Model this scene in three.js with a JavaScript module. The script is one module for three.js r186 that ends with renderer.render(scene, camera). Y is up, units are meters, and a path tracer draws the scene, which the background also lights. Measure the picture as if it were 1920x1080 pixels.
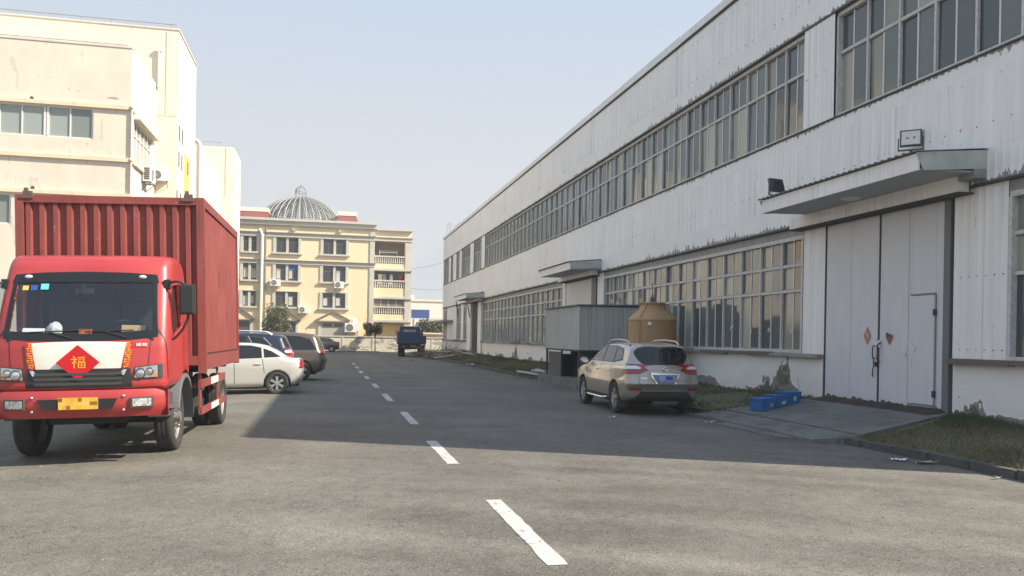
import * as THREE from 'three';
import { mergeGeometries } from 'three/addons/utils/BufferGeometryUtils.js';
import { TessellateModifier } from 'three/addons/modifiers/TessellateModifier.js';

// ---------------------------------------------------------------- camera, sky, sun, exposure
const clamp = (x, a = 0, b = 1) => Math.min(b, Math.max(a, x)), sstep = (a, b, x) => { const t = clamp((x - a) / (b - a)); return t * t * (3 - 2 * t); }, lerp = (a, b, t) => a + (b - a) * t;
const scene = new THREE.Scene();
const camera = new THREE.PerspectiveCamera(2 * Math.atan(634 / 1560) * 180 / Math.PI, 1920 / 1268, 0.1, 1500);
camera.setViewOffset(1920, 1268, 0, 0, 1920, 1080);          // level camera, lens shifted up
camera.position.set(0, 1.68, 0);
camera.rotation.order = 'YXZ';
camera.rotation.set(0, -Math.atan(345 / 1560), 0.018);
const renderer = new THREE.WebGLRenderer();
renderer.toneMapping = THREE.LinearToneMapping;
renderer.toneMappingExposure = 1.8;
renderer.shadowMap.enabled = true;
const SUN = new THREE.Vector3(0.899, 0.844, 0.439).normalize();
{
  const W = 512, H = 256, data = new Float32Array(W * H * 4), d = new THREE.Vector3();
  for (let j = 0; j < H; j++) for (let i = 0; i < W; i++) {
    const el = ((j + 0.5) / H - 0.5) * Math.PI, az = ((i + 0.5) / W - 0.5) * 2 * Math.PI;
    d.set(Math.cos(el) * Math.cos(az), Math.sin(el), Math.cos(el) * Math.sin(az));
    const up = Math.max(0, d.y), c = d.dot(SUN), t = sstep(0.08, 0.62, up);
    const glow = 0.44 * Math.pow(Math.max(0, c), 24) + 0.19 * Math.pow(Math.max(0, c), 5);
    const lo = [0.408, 0.421, 0.436], hi = [0.276, 0.362, 0.486], o = (j * W + i) * 4;
    for (let k = 0; k < 3; k++) data[o + k] = (lo[k] + (hi[k] - lo[k]) * t) * 1.0 + glow * [1, 0.95, 0.86][k];
    if (d.y < 0) for (let k = 0; k < 3; k++) data[o + k] = [0.21, 0.205, 0.19][k];
    data[o + 3] = 1;
  }
  const sky = new THREE.DataTexture(data, W, H, THREE.RGBAFormat, THREE.FloatType);
  sky.mapping = THREE.EquirectangularReflectionMapping; sky.magFilter = THREE.LinearFilter; sky.needsUpdate = true;
  scene.background = sky; scene.environment = sky;
}
const sun = new THREE.DirectionalLight(new THREE.Color(1, 0.90, 0.76), 5);
sun.position.copy(SUN).multiplyScalar(150).add(new THREE.Vector3(0, 0, -45)); sun.target.position.set(0, 0, -45);
sun.castShadow = true; sun.shadow.mapSize.set(4096, 4096); sun.shadow.radius = 1;
Object.assign(sun.shadow.camera, { left: -90, right: 90, top: 90, bottom: -90, near: 1, far: 400 });
scene.add(sun, sun.target);
scene.fog = new THREE.FogExp2(new THREE.Color(0.70, 0.74, 0.78), 0.0010);

// ---------------------------------------------------------------- helpers
function rng(seed) { let s = seed >>> 0; return () => { s = (s + 0x6d2b79f5) | 0; let t = Math.imul(s ^ (s >>> 15), 1 | s); t = (t + Math.imul(t ^ (t >>> 7), 61 | t)) ^ t; return ((t ^ (t >>> 14)) >>> 0) / 4294967296; }; }
const R = rng(7), rr = (a, b) => a + (b - a) * R();
const h2 = (x, y, s) => { let h = Math.imul(x, 374761393) + Math.imul(y, 668265263) + Math.imul(s, 1274126177); h = Math.imul(h ^ (h >>> 13), 1274126177); return ((h ^ (h >>> 16)) >>> 0) / 4294967296; };
const mod = (a, n) => ((a % n) + n) % n;
function vn(x, y, px, py, s) {                                  // value noise, tiling with the periods px, py
  const ix = Math.floor(x), iy = Math.floor(y), fx = x - ix, fy = y - iy, u = fx * fx * (3 - 2 * fx), v = fy * fy * (3 - 2 * fy);
  const a = mod(ix, px), b = mod(ix + 1, px), c = mod(iy, py), d = mod(iy + 1, py);
  return lerp(lerp(h2(a, c, s), h2(b, c, s), u), lerp(h2(a, d, s), h2(b, d, s), u), v);
}
function fbm(u, v, fx, fy, s, oct = 4) { let t = 0, a = 0.5, n = 0; for (let i = 0; i < oct; i++) { t += a * vn(u * fx, v * fy, fx, fy, s + i * 17); n += a; a *= 0.5; fx *= 2; fy *= 2; } return t / n; }
function tex(w, h, fn, srgb = true) {                           // fn(u, v) gives linear r, g, b (or one grey value)
  const data = new Uint8Array(w * h * 4), e = (c) => Math.round(255 * (srgb ? (c <= 0.0031308 ? c * 12.92 : 1.055 * Math.pow(c, 1 / 2.4) - 0.055) : c));
  for (let j = 0; j < h; j++) for (let i = 0; i < w; i++) {
    let c = fn((i + 0.5) / w, (j + 0.5) / h, i, j); if (typeof c === 'number') c = [c, c, c];
    const o = (j * w + i) * 4; for (let k = 0; k < 3; k++) data[o + k] = clamp(e(clamp(c[k])), 0, 255); data[o + 3] = 255;
  }
  const t = new THREE.DataTexture(data, w, h); t.wrapS = t.wrapT = THREE.RepeatWrapping; t.magFilter = THREE.LinearFilter; t.minFilter = THREE.LinearMipmapLinearFilter; t.generateMipmaps = true;
  if (srgb) t.colorSpace = THREE.SRGBColorSpace; t.needsUpdate = true; return t;
}
const per = (t, mx, my) => { t.repeat.set(1 / mx, 1 / my); return t; };   // texture size in metres (uv are metres)
const C = (r, g, b) => new THREE.Color().setRGB(r, g, b);
const std = (r, g, b, rough = 0.8, x = {}) => new THREE.MeshStandardMaterial({ color: C(r, g, b), roughness: rough, ...x });
const phy = (r, g, b, rough = 0.4, x = {}) => new THREE.MeshPhysicalMaterial({ color: C(r, g, b), roughness: rough, ...x });
const names = {};
const numbered = (n) => { const k = names[n] = (names[n] ?? -1) + 1; return k ? n + '_' + String(k).padStart(3, '0') : n; };
function tag(o, label, category, group) { o.userData = { label, category }; if (group) o.userData.group = group; return o; }
function thing(name, label, category, [x, y, z] = [0, 0, 0], ry = 0, group) { const o = new THREE.Group(); o.name = numbered(name); o.position.set(x, y, z); o.rotation.order = 'YXZ'; o.rotation.y = ry; tag(o, label, category, group); scene.add(o); return o; }
function fix(g) {
  if (g.index) g = g.toNonIndexed();
  for (const k of Object.keys(g.attributes)) if (!['position', 'normal', 'uv'].includes(k)) g.deleteAttribute(k);
  if (!g.attributes.normal) g.computeVertexNormals();
  if (!g.attributes.uv) g.setAttribute('uv', new THREE.BufferAttribute(new Float32Array(g.attributes.position.count * 2), 2));
  g.morphAttributes = {}; return g;
}
function metreUV(g) {                                            // planar uv in metres by the way each face points
  const p = g.attributes.position, uv = g.attributes.uv, a = new THREE.Vector3(), b = new THREE.Vector3(), c = new THREE.Vector3();
  for (let i = 0; i < p.count; i += 3) {
    a.fromBufferAttribute(p, i); b.fromBufferAttribute(p, i + 1); c.fromBufferAttribute(p, i + 2); b.sub(a); c.sub(a); b.cross(c);
    const x = Math.abs(b.x), y = Math.abs(b.y), z = Math.abs(b.z);
    for (let k = i; k < i + 3; k++) { const X = p.getX(k), Y = p.getY(k), Z = p.getZ(k); if (x > y && x > z) uv.setXY(k, Z, Y); else if (y > z) uv.setXY(k, X, Z); else uv.setXY(k, X, Y); }
  }
  return g;
}
function mesh(name, geos, mat, parent, keepUV) {
  geos = [].concat(geos); let g = geos.length > 1 || geos[0].index ? mergeGeometries(geos.map(fix)) : fix(geos[0]);
  if (!keepUV && mat.map) g = metreUV(g);
  const m = new THREE.Mesh(g, mat); m.castShadow = m.receiveShadow = true;
  if (parent) { m.name = name; parent.add(m); } else { m.name = numbered(name); scene.add(m); }
  return m;
}
const struct = (name, geos, mat, keepUV) => { const m = mesh(name, geos, mat, null, keepUV); m.userData.kind = 'structure'; return m; };
const M4 = new THREE.Matrix4(), EU = new THREE.Euler(), QU = new THREE.Quaternion();
const put = (g, x = 0, y = 0, z = 0, rx = 0, ry = 0, rz = 0) => g.applyMatrix4(M4.compose(new THREE.Vector3(x, y, z), QU.setFromEuler(EU.set(rx, ry, rz)), new THREE.Vector3(1, 1, 1)));
const box = (w, h, d, x, y, z, rx, ry, rz) => put(new THREE.BoxGeometry(w, h, d), x, y, z, rx, ry, rz);
const span = (x0, x1, y0, y1, z0, z1) => box(Math.abs(x1 - x0), Math.abs(y1 - y0), Math.abs(z1 - z0), (x0 + x1) / 2, (y0 + y1) / 2, (z0 + z1) / 2);
const V = (x, y, z) => new THREE.Vector3(x, y, z);
function rod(a, b, r, n = 6, r2 = r) { const d = b.clone().sub(a), g = new THREE.CylinderGeometry(r2, r, d.length(), n); g.applyMatrix4(M4.compose(a.clone().add(b).multiplyScalar(0.5), QU.setFromUnitVectors(V(0, 1, 0), d.normalize()), V(1, 1, 1))); return g; }
const tube = (pts, r, n = 24, k = 6) => new THREE.TubeGeometry(new THREE.CatmullRomCurve3(pts, false, 'catmullrom', 0.2), n, r, k, false);
const cyl = (r, l, x, y, z, axis = 'y', n = 20, r2 = r) => { const g = new THREE.CylinderGeometry(r2, r, l, n); if (axis === 'x') g.rotateZ(-Math.PI / 2); if (axis === 'z') g.rotateX(Math.PI / 2); return put(g, x, y, z); };
const shape = (pts) => new THREE.Shape(pts.map((p) => new THREE.Vector2(p[0], p[1])));
const prism = (pts, depth, bevel = 0) => new THREE.ExtrudeGeometry(shape(pts), { depth, bevelEnabled: bevel > 0, bevelThickness: bevel, bevelSize: bevel, bevelOffset: -bevel, bevelSegments: 2, steps: 1 });
// corrugated sheet in the plane x = X facing -x, from z0 down to z1 (z0 > z1)
function corr(X, z0, z1, y0, y1, pitch = 0.17, depth = 0.0095, wave) {
  const prof = [], n = Math.round((z0 - z1) / pitch), p = (z0 - z1) / n;
  for (let i = 0; i < n; i++) for (const [f, o] of wave || [[0, 0], [0.5, 0], [0.62, 1], [0.88, 1]]) prof.push([z0 - (i + f) * p, X - o * depth]);
  prof.push([z1, X]);
  const pos = [], uv = []; 
  for (let i = 0; i + 1 < prof.length; i++) {
    const [za, xa] = prof[i], [zb, xb] = prof[i + 1];
    for (const [x, y, z] of [[xa, y0, za], [xb, y1, zb], [xb, y0, zb], [xa, y0, za], [xa, y1, za], [xb, y1, zb]]) { pos.push(x, y, z); uv.push(z, y); }
  }
  const g = new THREE.BufferGeometry(); g.setAttribute('position', new THREE.Float32BufferAttribute(pos, 3)); g.setAttribute('uv', new THREE.Float32BufferAttribute(uv, 2)); g.computeVertexNormals(); return g;
}
// canvas print
function print(w, h, draw) { const c = document.createElement('canvas'); c.width = w; c.height = h; draw(c.getContext('2d'), w, h); const t = new THREE.CanvasTexture(c); t.colorSpace = THREE.SRGBColorSpace; t.magFilter = THREE.LinearFilter; return t; }
// ---------------------------------------------------------------- ground and road
const FARY = -0.26, groundY = (x) => -0.03 * Math.max(0, Math.min(7.2, -1.8 - x));
const asphalt = tex(1024, 1024, (u, v, i, j) => {
  const g = h2(i, j, 1), g2 = h2(i >> 1, j >> 1, 2), n = fbm(u, v, 48, 48, 5, 4), n2 = fbm(u, v, 6, 6, 9, 4);
  let c = 0.114 + 0.07 * (g2 - 0.5) + 0.04 * (g - 0.5) + 0.05 * (n - 0.5) + 0.05 * (n2 - 0.5);
  if (g2 > 0.98) c += 0.10; if (g2 < 0.03) c -= 0.05;
  return [c * 1.06, c, c * 0.86];
});
const asphaltBump = tex(512, 512, (u, v, i, j) => 0.5 * h2(i, j, 3) + 0.5 * fbm(u, v, 90, 90, 8, 3), false);
const roadMat = new THREE.MeshStandardMaterial({ map: per(asphalt, 5.2, 5.2), bumpMap: per(asphaltBump, 2.6, 2.6), bumpScale: 0.004, roughness: 0.9, vertexColors: true });
{
  const xs = [], zs = [];
  for (let x = -14; x < -9; x += 1) xs.push(x);
  for (let x = -9; x <= 8.61; x += 0.2) xs.push(x);
  for (let z = 30; z > -3; z -= 1.5) zs.push(z);
  for (let z = -3; z > -26; z -= 0.2) zs.push(z);
  for (let z = -26; z > -104; z -= 1) zs.push(z);
  const pos = [], col = [], uv = [], idx = [], P = 4096;
  const ns = (x, z, sx, sz, s) => vn(x / sx + 500, z / sz + 500, P, P, s);
  zs.forEach((z) => xs.forEach((x) => {
    pos.push(x, groundY(x), z); uv.push(x, z);
    const a = x * 0.862 + z * 0.507, b = -x * 0.507 + z * 0.862;         // tyre arcs run across the near road
    const near = sstep(-16, -9, z) * sstep(-3, 2, x);
    let c = 1 + 0.26 * (ns(x, z, 3.1, 3.4, 1) - 0.5) + 0.2 * (ns(x, z, 0.9, 1.1, 2) - 0.5) + 0.2 * (ns(x, z, 0.55, 16, 3) - 0.5);
    c += near * (0.46 * (ns(b - 0.012 * a * a, a, 0.34, 9, 4) - 0.5) + 0.22 * (ns(b - 0.02 * a * a, a, 0.9, 12, 14) - 0.5));
    const left = 1 - sstep(-3, 1.5, x); c += 0.10 * left;                 // paler, dustier side by the parked vehicles
    const st = ns(x + 0.3 * z, z, 1.6, 0.5, 6); if (st > 0.86) c -= 0.12;
    if (x > 7.4) c *= 0.9;
    col.push(c * 1.02, c, c * (0.985 - 0.03 * left));
  }));
  const n = xs.length;
  for (let j = 0; j + 1 < zs.length; j++) for (let i = 0; i + 1 < n; i++) { const a = j * n + i; idx.push(a, a + 1, a + n, a + 1, a + n + 1, a + n); }
  const g = new THREE.BufferGeometry(); g.setIndex(idx);
  g.setAttribute('position', new THREE.Float32BufferAttribute(pos, 3)); g.setAttribute('uv', new THREE.Float32BufferAttribute(uv, 2)); g.setAttribute('color', new THREE.Float32BufferAttribute(col, 3)); g.computeVertexNormals();
  const m = new THREE.Mesh(g, roadMat); m.name = 'road'; m.receiveShadow = true; m.castShadow = true; m.userData.kind = 'structure'; scene.add(m);
}
const dirt = tex(512, 512, (u, v) => { const n = fbm(u, v, 6, 6, 21, 6); return [0.15 + 0.08 * n, 0.135 + 0.075 * n, 0.11 + 0.06 * n]; });
struct('ground', new THREE.PlaneGeometry(2400, 2400).rotateX(-Math.PI / 2).translate(0, FARY, -300), new THREE.MeshStandardMaterial({ map: per(dirt, 14, 14), roughness: 1 }));

// painted centre dashes, each a worn strip of paint
const paint = tex(256, 512, (u, v, i, j) => { const n = fbm(u, v, 10, 24, 31, 5), k = n > 0.69 ? 0.22 + 0.1 * h2(i, j, 9) : 0.45 + 0.12 * (h2(i, j, 4) - 0.5) + 0.12 * (n - 0.5); return [k, k * 0.985, k * 0.94]; });
const paintMat = new THREE.MeshStandardMaterial({ map: per(paint, 0.6, 1.2), roughness: 0.8 });
{
  const ds = [[-5.95, -8.45, 1.70], [-10.92, -13.35, 1.65], [-15.9, -18.5, 1.65], [-21.6, -24.3, 1.61], [-27.2, -29.4, 1.58], [-32.6, -34.8, 1.54], [-37.6, -40, 1.5], [-43, -45.4, 1.5], [-48.5, -51, 1.5]];
  const word = ['nearest and largest white lane dash in the sunlit road', 'second white lane dash, half crossing into the shadow edge', 'third white lane dash, first one wholly in shadow', 'fourth white lane dash going away up the road', 'fifth white lane dash going away up the road', 'sixth small white lane dash, beside the brown van', 'seventh small white lane dash far up the road', 'eighth faint white lane dash far up the road', 'farthest faint white lane dash on the road'];
  ds.forEach(([z0, z1, x], k) => { const s = new THREE.Shape(), n = 14, w = 0.082; for (let i = 0; i <= n; i++) s.lineTo ? (i ? s.lineTo(-w + rr(-0.008, 0.008), lerp(z0, z1, i / n)) : s.moveTo(-w, z0)) : 0; for (let i = n; i >= 0; i--) s.lineTo(w + rr(-0.008, 0.008), lerp(z0, z1, i / n));
    const g = new THREE.ShapeGeometry(s); const p = g.attributes.position; for (let i = 0; i < p.count; i++) p.setXYZ(i, p.getX(i) + x, 0.004, p.getY(i));
    g.computeVertexNormals(); const m = mesh('lane_dash', [g], paintMat); tag(m, word[k], 'lane marking', 'white dashes along the road centre'); });
}

// kerb, verge, concrete ramp by the door
const XK = (z) => 8.53 + 0.0125 * (z + 10) , vergeY = (x, z) => { const k = XK(z) + 0.12; return 0.12 + 0.30 * clamp((x - k) / (11 - k)); };
const concrete = tex(512, 512, (u, v, i, j) => { const n = fbm(u, v, 5, 5, 41, 6), m = fbm(u, v, 40, 40, 43, 3); let c = 0.13 + 0.11 * (n - 0.3) + 0.05 * (m - 0.5) + 0.03 * (h2(i, j, 5) - 0.5); if (fbm(u, v, 9, 7, 47, 4) > 0.64) c *= 0.72; return [c, c * 0.985, c * 0.94]; });
const concMat = new THREE.MeshStandardMaterial({ map: per(concrete, 2.4, 2.4), roughness: 0.92, bumpMap: per(concrete.clone(), 1.1, 1.1), bumpScale: 0.004 });
const kerbMat = new THREE.MeshStandardMaterial({ map: per(concrete.clone(), 1.6, 1.6), color: C(0.5, 0.52, 0.52), roughness: 0.95 });
{
  const kerb = new THREE.Group(); kerb.name = 'kerb'; kerb.userData.kind = 'structure'; scene.add(kerb);
  for (let z = 2; z > -62; z -= 0.78) {
    if (z < -12.2 && z > -17.4) continue;
    const g = box(0.13 + rr(-0.006, 0.006), 0.34, 0.765, XK(z - 0.38) + 0.06 + rr(-0.012, 0.012), -0.05 + rr(-0.012, 0.012), z - 0.38, 0, rr(-0.015, 0.015) - 0.0125, rr(-0.02, 0.02));
    mesh('kerb_stone', [g], kerbMat, kerb);
  }
}
{
  const P = 4096, xs = [], zs = []; for (let i = 0; i <= 14; i++) xs.push(i / 14); for (let z = 3; z > -83; z -= 0.35) zs.push(z);
  const pos = [], uv = [], idx = [], n = xs.length;
  zs.forEach((z) => xs.forEach((t) => { const x = lerp(XK(z) + 0.1, 11.02, t); pos.push(x, vergeY(x, z) - 0.015 + 0.05 * (vn(x * 2 + 99, z * 2 + 999, P, P, 7) - 0.5), z); uv.push(x, z); }));
  for (let j = 0; j + 1 < zs.length; j++) for (let i = 0; i + 1 < n; i++) { const a = j * n + i; idx.push(a, a + 1, a + n, a + 1, a + n + 1, a + n); }
  const g = new THREE.BufferGeometry(); g.setIndex(idx); g.setAttribute('position', new THREE.Float32BufferAttribute(pos, 3)); g.setAttribute('uv', new THREE.Float32BufferAttribute(uv, 2)); g.computeVertexNormals();
  const t = tex(512, 512, (u, v) => { const n2 = fbm(u, v, 8, 8, 51, 6), k = fbm(u, v, 3, 3, 54, 3); return k > 0.55 ? [0.10 + 0.07 * n2, 0.10 + 0.07 * n2, 0.05 + 0.03 * n2] : [0.09 + 0.06 * n2, 0.085 + 0.06 * n2, 0.05 + 0.03 * n2]; });
  const m = new THREE.Mesh(g, new THREE.MeshStandardMaterial({ map: per(t, 3, 3), roughness: 1 })); m.name = 'verge'; m.receiveShadow = true; m.userData.kind = 'structure'; scene.add(m);
}
const onRamp = (x, z) => z < -12.35 - Math.max(0, x - 9.6) * 0.35 && z > -17.2;
{ // ramp slabs of concrete with an open joint between them and a lip over the gutter
  const ramp = new THREE.Group(); ramp.name = 'door_ramp'; ramp.userData.kind = 'structure'; scene.add(ramp);
  const slab = (x0, x1, za0, za1, zb0, zb1, y0, y1) => { // trapezoid between x0 (z from za0 to zb0) and x1
    const top = [[x0, y0, za0], [x1, y1, za1], [x1, y1, zb1], [x0, y0, zb0]], pos = [], q = (a, b, c, d) => pos.push(...a, ...b, ...c, ...a, ...c, ...d);
    const bot = top.map(([x, y, z]) => [x, -0.2, z]); q(top[0], top[1], top[2], top[3]);
    for (let i = 0; i < 4; i++) { const j = (i + 1) % 4; q(top[i], bot[i], bot[j], top[j]); }
    const g = new THREE.BufferGeometry(); g.setAttribute('position', new THREE.Float32BufferAttribute(pos, 3)); g.computeVertexNormals(); return g;
  };
  mesh('slab', [slab(8.0, 8.72, -12.6, -12.35, -17.3, -17.3, 0.06, 0.15)], concMat, ramp);
  mesh('slab', [slab(8.755, 10.97, -12.35, -12.95, -17.25, -17.1, 0.17, 0.46)], concMat, ramp);
  mesh('slab', [slab(7.72, 7.98, -13.3, -13.1, -15.6, -15.6, 0.03, 0.045)], concMat, ramp);
}
// fine pale grit and chips lying about the road, one object
{
  const g = new THREE.DodecahedronGeometry(1, 0), n = 520, im = new THREE.InstancedMesh(g, new THREE.MeshStandardMaterial({ roughness: 0.9 }), n), m = new THREE.Matrix4(), c = new THREE.Color();
  for (let i = 0; i < n; i++) { const edge = R() < 0.35, z = -4 - 34 * Math.pow(R(), 1.6), x = edge ? XK(z) - 0.02 - 0.5 * Math.pow(R(), 2) : rr(-6, 8.2), s = rr(0.003, 0.0085); m.compose(V(x, groundY(x) + s * 0.3, z), QU.setFromEuler(EU.set(rr(0, 3), rr(0, 3), 0)), V(s * 1.3, s * 0.6, s)); im.setMatrixAt(i, m); const k = R() < 0.5 ? rr(0.22, 0.42) : rr(0.03, 0.08); im.setColorAt(i, c.setRGB(k, k * 0.97, k * 0.9)); }
  im.name = 'road_grit'; im.castShadow = im.receiveShadow = true; tag(im, 'scattered grit and small chips on the asphalt and along the kerb', 'grit'); im.userData.kind = 'stuff'; scene.add(im);
}
// grass: countless blades, one object
{
  const blade = new THREE.BufferGeometry(); blade.setAttribute('position', new THREE.Float32BufferAttribute([-0.006, 0, 0, 0.006, 0, 0, 0.004, 0.55, 0.12, -0.006, 0, 0, 0.004, 0.55, 0.12, -0.003, 0.5, 0.13, -0.003, 0.5, 0.13, 0.004, 0.55, 0.12, 0, 1, 0.42], 3)); blade.computeVertexNormals();
  const list = [], P = 4096;
  for (let k = 0; k < 150000; k++) {
    const far = R() < 0.42, z = far ? rr(-17.3, -62) : rr(-3, -17.4), x = lerp(XK(z) + 0.14, 10.96, Math.pow(R(), 1.0));
    if (onRamp(x, z)) continue; if (z < -27.2 && z > -31.9 && x > 8.4) continue;
    const pat = vn(x * 1.3 + 50, z * 0.9 + 300, P, P, 11), dens = 0.08 + 0.75 * pat + 0.5 * sstep(9.8, 10.8, x); if (R() > dens) continue;
    list.push([x, vergeY(x, z) - 0.02, z, pat]);
  }
  const im = new THREE.InstancedMesh(blade, new THREE.MeshStandardMaterial({ roughness: 0.9, side: THREE.DoubleSide }), list.length), m = new THREE.Matrix4(), s = V(1, 1, 1), c = new THREE.Color();
  list.forEach(([x, y, z, pat], i) => {
    const wall = sstep(10.3, 10.9, x), h = rr(0.035, 0.095) * (0.7 + 0.6 * pat) * (1 + 0.9 * wall * R()), w = z < -25 ? 2.4 : z < -17 ? 1.7 : 1.1;
    m.compose(V(x, y, z), QU.setFromEuler(EU.set(rr(-0.35, 0.35), rr(0, 6.28), rr(-0.35, 0.35))), s.set(w, h, h)); im.setMatrixAt(i, m);
    const dry = clamp(1.4 - 1.5 * vn(x * 0.9 + 70, z * 0.55 + 200, P, P, 15) + rr(-0.3, 0.3) - 0.5 * wall); const k = rr(0.75, 1.25);
    im.setColorAt(i, c.setRGB(lerp(0.05, 0.15, dry) * k, lerp(0.085, 0.128, dry) * k, lerp(0.024, 0.066, dry) * k));
  });
  im.name = 'grass'; im.castShadow = im.receiveShadow = true; tag(im, 'patchy green and dry grass on the verge along the factory wall', 'grass'); im.userData.kind = 'stuff'; scene.add(im);
}

// ---------------------------------------------------------------- the factory hall on the right
const X0 = 11, ZN = -8.1, ZF = -81.2;
const claddingTex = tex(1024, 1024, (u, v, i, j) => { const s = fbm(u, v, 90, 3, 61, 4), n = fbm(u, v, 5, 4, 63, 6), sp = fbm(u, v, 60, 60, 66, 3); let c = 0.81 + 0.12 * (n - 0.5) + 0.16 * (s - 0.5); const dr = fbm(u, v, 150, 2, 68, 3); if (dr > 0.66) c -= 1.3 * (dr - 0.66); if (sp > 0.83) c -= 0.15; return [c, c, c * 0.985]; });
const cladMat = new THREE.MeshStandardMaterial({ map: per(claddingTex, 9, 9), roughness: 0.55, side: THREE.DoubleSide });
// the edge of the sheets over the window heads: black mildew climbing from the edge along the ribs, with its own ragged outline
const mildew = (up, dens, seed) => tex(2048, 128, (u, v, i, j) => {
  const y = up ? v : 1 - v, L = 14, rib = Math.floor(u * L / 0.17), h = (0.24 + 0.5 * Math.pow(h2(rib, 3, seed), 2)) * dens * (0.5 + 1.0 * fbm(u, 0.5, 7, 1, seed + 4, 3)), fr = mod(u * L / 0.17, 1), tri = 1 - Math.abs(fr - 0.5) * 2;
  const wob = fbm(u, v, 220, 14, seed + 9, 3), inside = y < h * (0.35 + 0.8 * tri * tri) * (0.6 + 0.8 * wob), c0 = 0.80 + 0.08 * (fbm(u, v, 40, 2, seed + 2, 4) - 0.5);
  const blot = inside && (fbm(u, v, 300, 4, seed + 7, 3) > 0.22 + 0.34 * (y / Math.max(h, 0.01))), c = blot ? 0.17 + 0.12 * h2(i >> 1, j >> 2, 8) + 0.2 * y : c0; return [c, c, c * 0.985];
});
const mildewUp = new THREE.MeshStandardMaterial({ map: mildew(true, 0.56, 71), roughness: 0.6, side: THREE.DoubleSide }), mildewDown = new THREE.MeshStandardMaterial({ map: mildew(false, 0.55, 83), roughness: 0.6, side: THREE.DoubleSide });
const stripUV = (g, y0, h) => { const uv = g.attributes.uv; for (let i = 0; i < uv.count; i++) uv.setXY(i, uv.getX(i) / 14, (uv.getY(i) - y0) / h); return g; };
const plinthTex = tex(2048, 256, (u, v, i, j) => {
  const edge = 0.05 + 0.34 * Math.pow(fbm(u, 0.3, 14, 1, 91, 5), 1.5) * 1.5, big = fbm(u, v, 22, 6, 94, 5), n = fbm(u, v, 40, 10, 96, 5), y = v * 1.02 - (0.62 * Math.exp(-Math.pow((u - 0.768) / 0.012, 2)) + 0.42 * Math.exp(-Math.pow((u - 0.748) / 0.014, 2)) + 0.2 * Math.exp(-Math.pow((u - 0.70) / 0.03, 2)) + 0.16 * Math.exp(-Math.pow((u - 0.16) / 0.05, 2))) * (0.15 + 1.7 * fbm(u, v, 170, 9, 99, 3));
  const peel = y < edge + 0.24 * (big - 0.5) || (y < 0.62 && big * (1 - 0.5 * y) > 0.605);
  const rim = !peel && (y < edge + 0.05 + 0.24 * (big - 0.5));
  let c = peel ? 0.17 + 0.14 * n : 0.72 + 0.10 * (fbm(u, v, 9, 4, 98, 4) - 0.5) - 0.06 * (n - 0.5); if (rim) c += 0.06;
  if (y < 0.10 + 0.1 * n && n > 0.42) return [0.12, 0.125, 0.10];
  return peel ? [c, c * 0.98, c * 0.92] : [c, c * 0.995, c * 0.975];
});
const plinthMat = new THREE.MeshStandardMaterial({ map: plinthTex, roughness: 0.9 });
const frameTex = tex(256, 256, (u, v) => { const n = fbm(u, v, 12, 12, 101, 5), c = 0.50 + 0.28 * (n - 0.4); return [c, c, c * 0.97]; });
const frameMat = new THREE.MeshStandardMaterial({ map: per(frameTex, 0.8, 0.8), roughness: 0.6 });
const darkEdge = std(0.06, 0.062, 0.06, 0.9), greySteel = new THREE.MeshStandardMaterial({ map: per(frameTex.clone(), 1.3, 1.3), color: C(0.46, 0.48, 0.48), roughness: 0.6 });
const glassMats = [[0.075, 0.09, 0.10, 0.05], [0.10, 0.118, 0.125, 0.09], [0.055, 0.068, 0.078, 0.04], [0.19, 0.19, 0.175, 0.14], [0.26, 0.255, 0.235, 0.3]].map(([r, g, b, ro]) => phy(r * 2.2, g * 2.3, b * 2.15, ro, { transmission: 0.5, thickness: 0, ior: 1.6 }));
const screwMat = std(0.05, 0.05, 0.05, 0.8);
const fac = new THREE.Group(); fac.name = numbered('factory_building'); tag(fac, 'long two-storey grey corrugated factory hall along the right side of the road', 'factory'); scene.add(fac);
const sub = (name, parent, label) => { const g = new THREE.Group(); g.name = name; parent.add(g); if (label) g.userData.label = label; return g; };
const YS = 1.45, YL = 4.26, YB = 4.50, YU = 6.70, YT = 9.12, YR = 11.46;
// plinth, in lengths between the doors
function plinth(za, zb) { const g = box(0.24, YS - 0.2, za - zb, X0 + 0.12, (YS + 0.2) / 2, (za + zb) / 2), p = g.attributes.position, uv = g.attributes.uv; for (let i = 0; i < p.count; i++) uv.setXY(i, p.getZ(i) / 15.0, (p.getY(i) - 0.2) / 1.25); mesh('plinth', [g], plinthMat, fac, true); }
plinth(ZN, -12.92); plinth(-16.95, -33.3); plinth(-38.1, -59.9); plinth(-66.1, ZF);
// ledge under the lower windows, broken into uneven lengths of old render
for (const [a, b] of [[ZN, -12.94], [-16.95, -33.28], [-38.12, -59.88], [-66.12, ZF]]) for (let z = a; z > b;) { const L = Math.min(z - b, rr(0.7, 1.5)), dy = rr(-0.018, 0.018); mesh('ledge', [box(0.36, 0.085 + rr(-0.02, 0.02), L - 0.012, X0 + 0.02 + rr(-0.02, 0.02), YS - 0.045 + dy, z - L / 2, 0, 0, rr(-0.04, 0.04))], R() < 0.55 ? greySteel : std(0.15, 0.125, 0.105, 0.95), fac); z -= L; }
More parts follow.
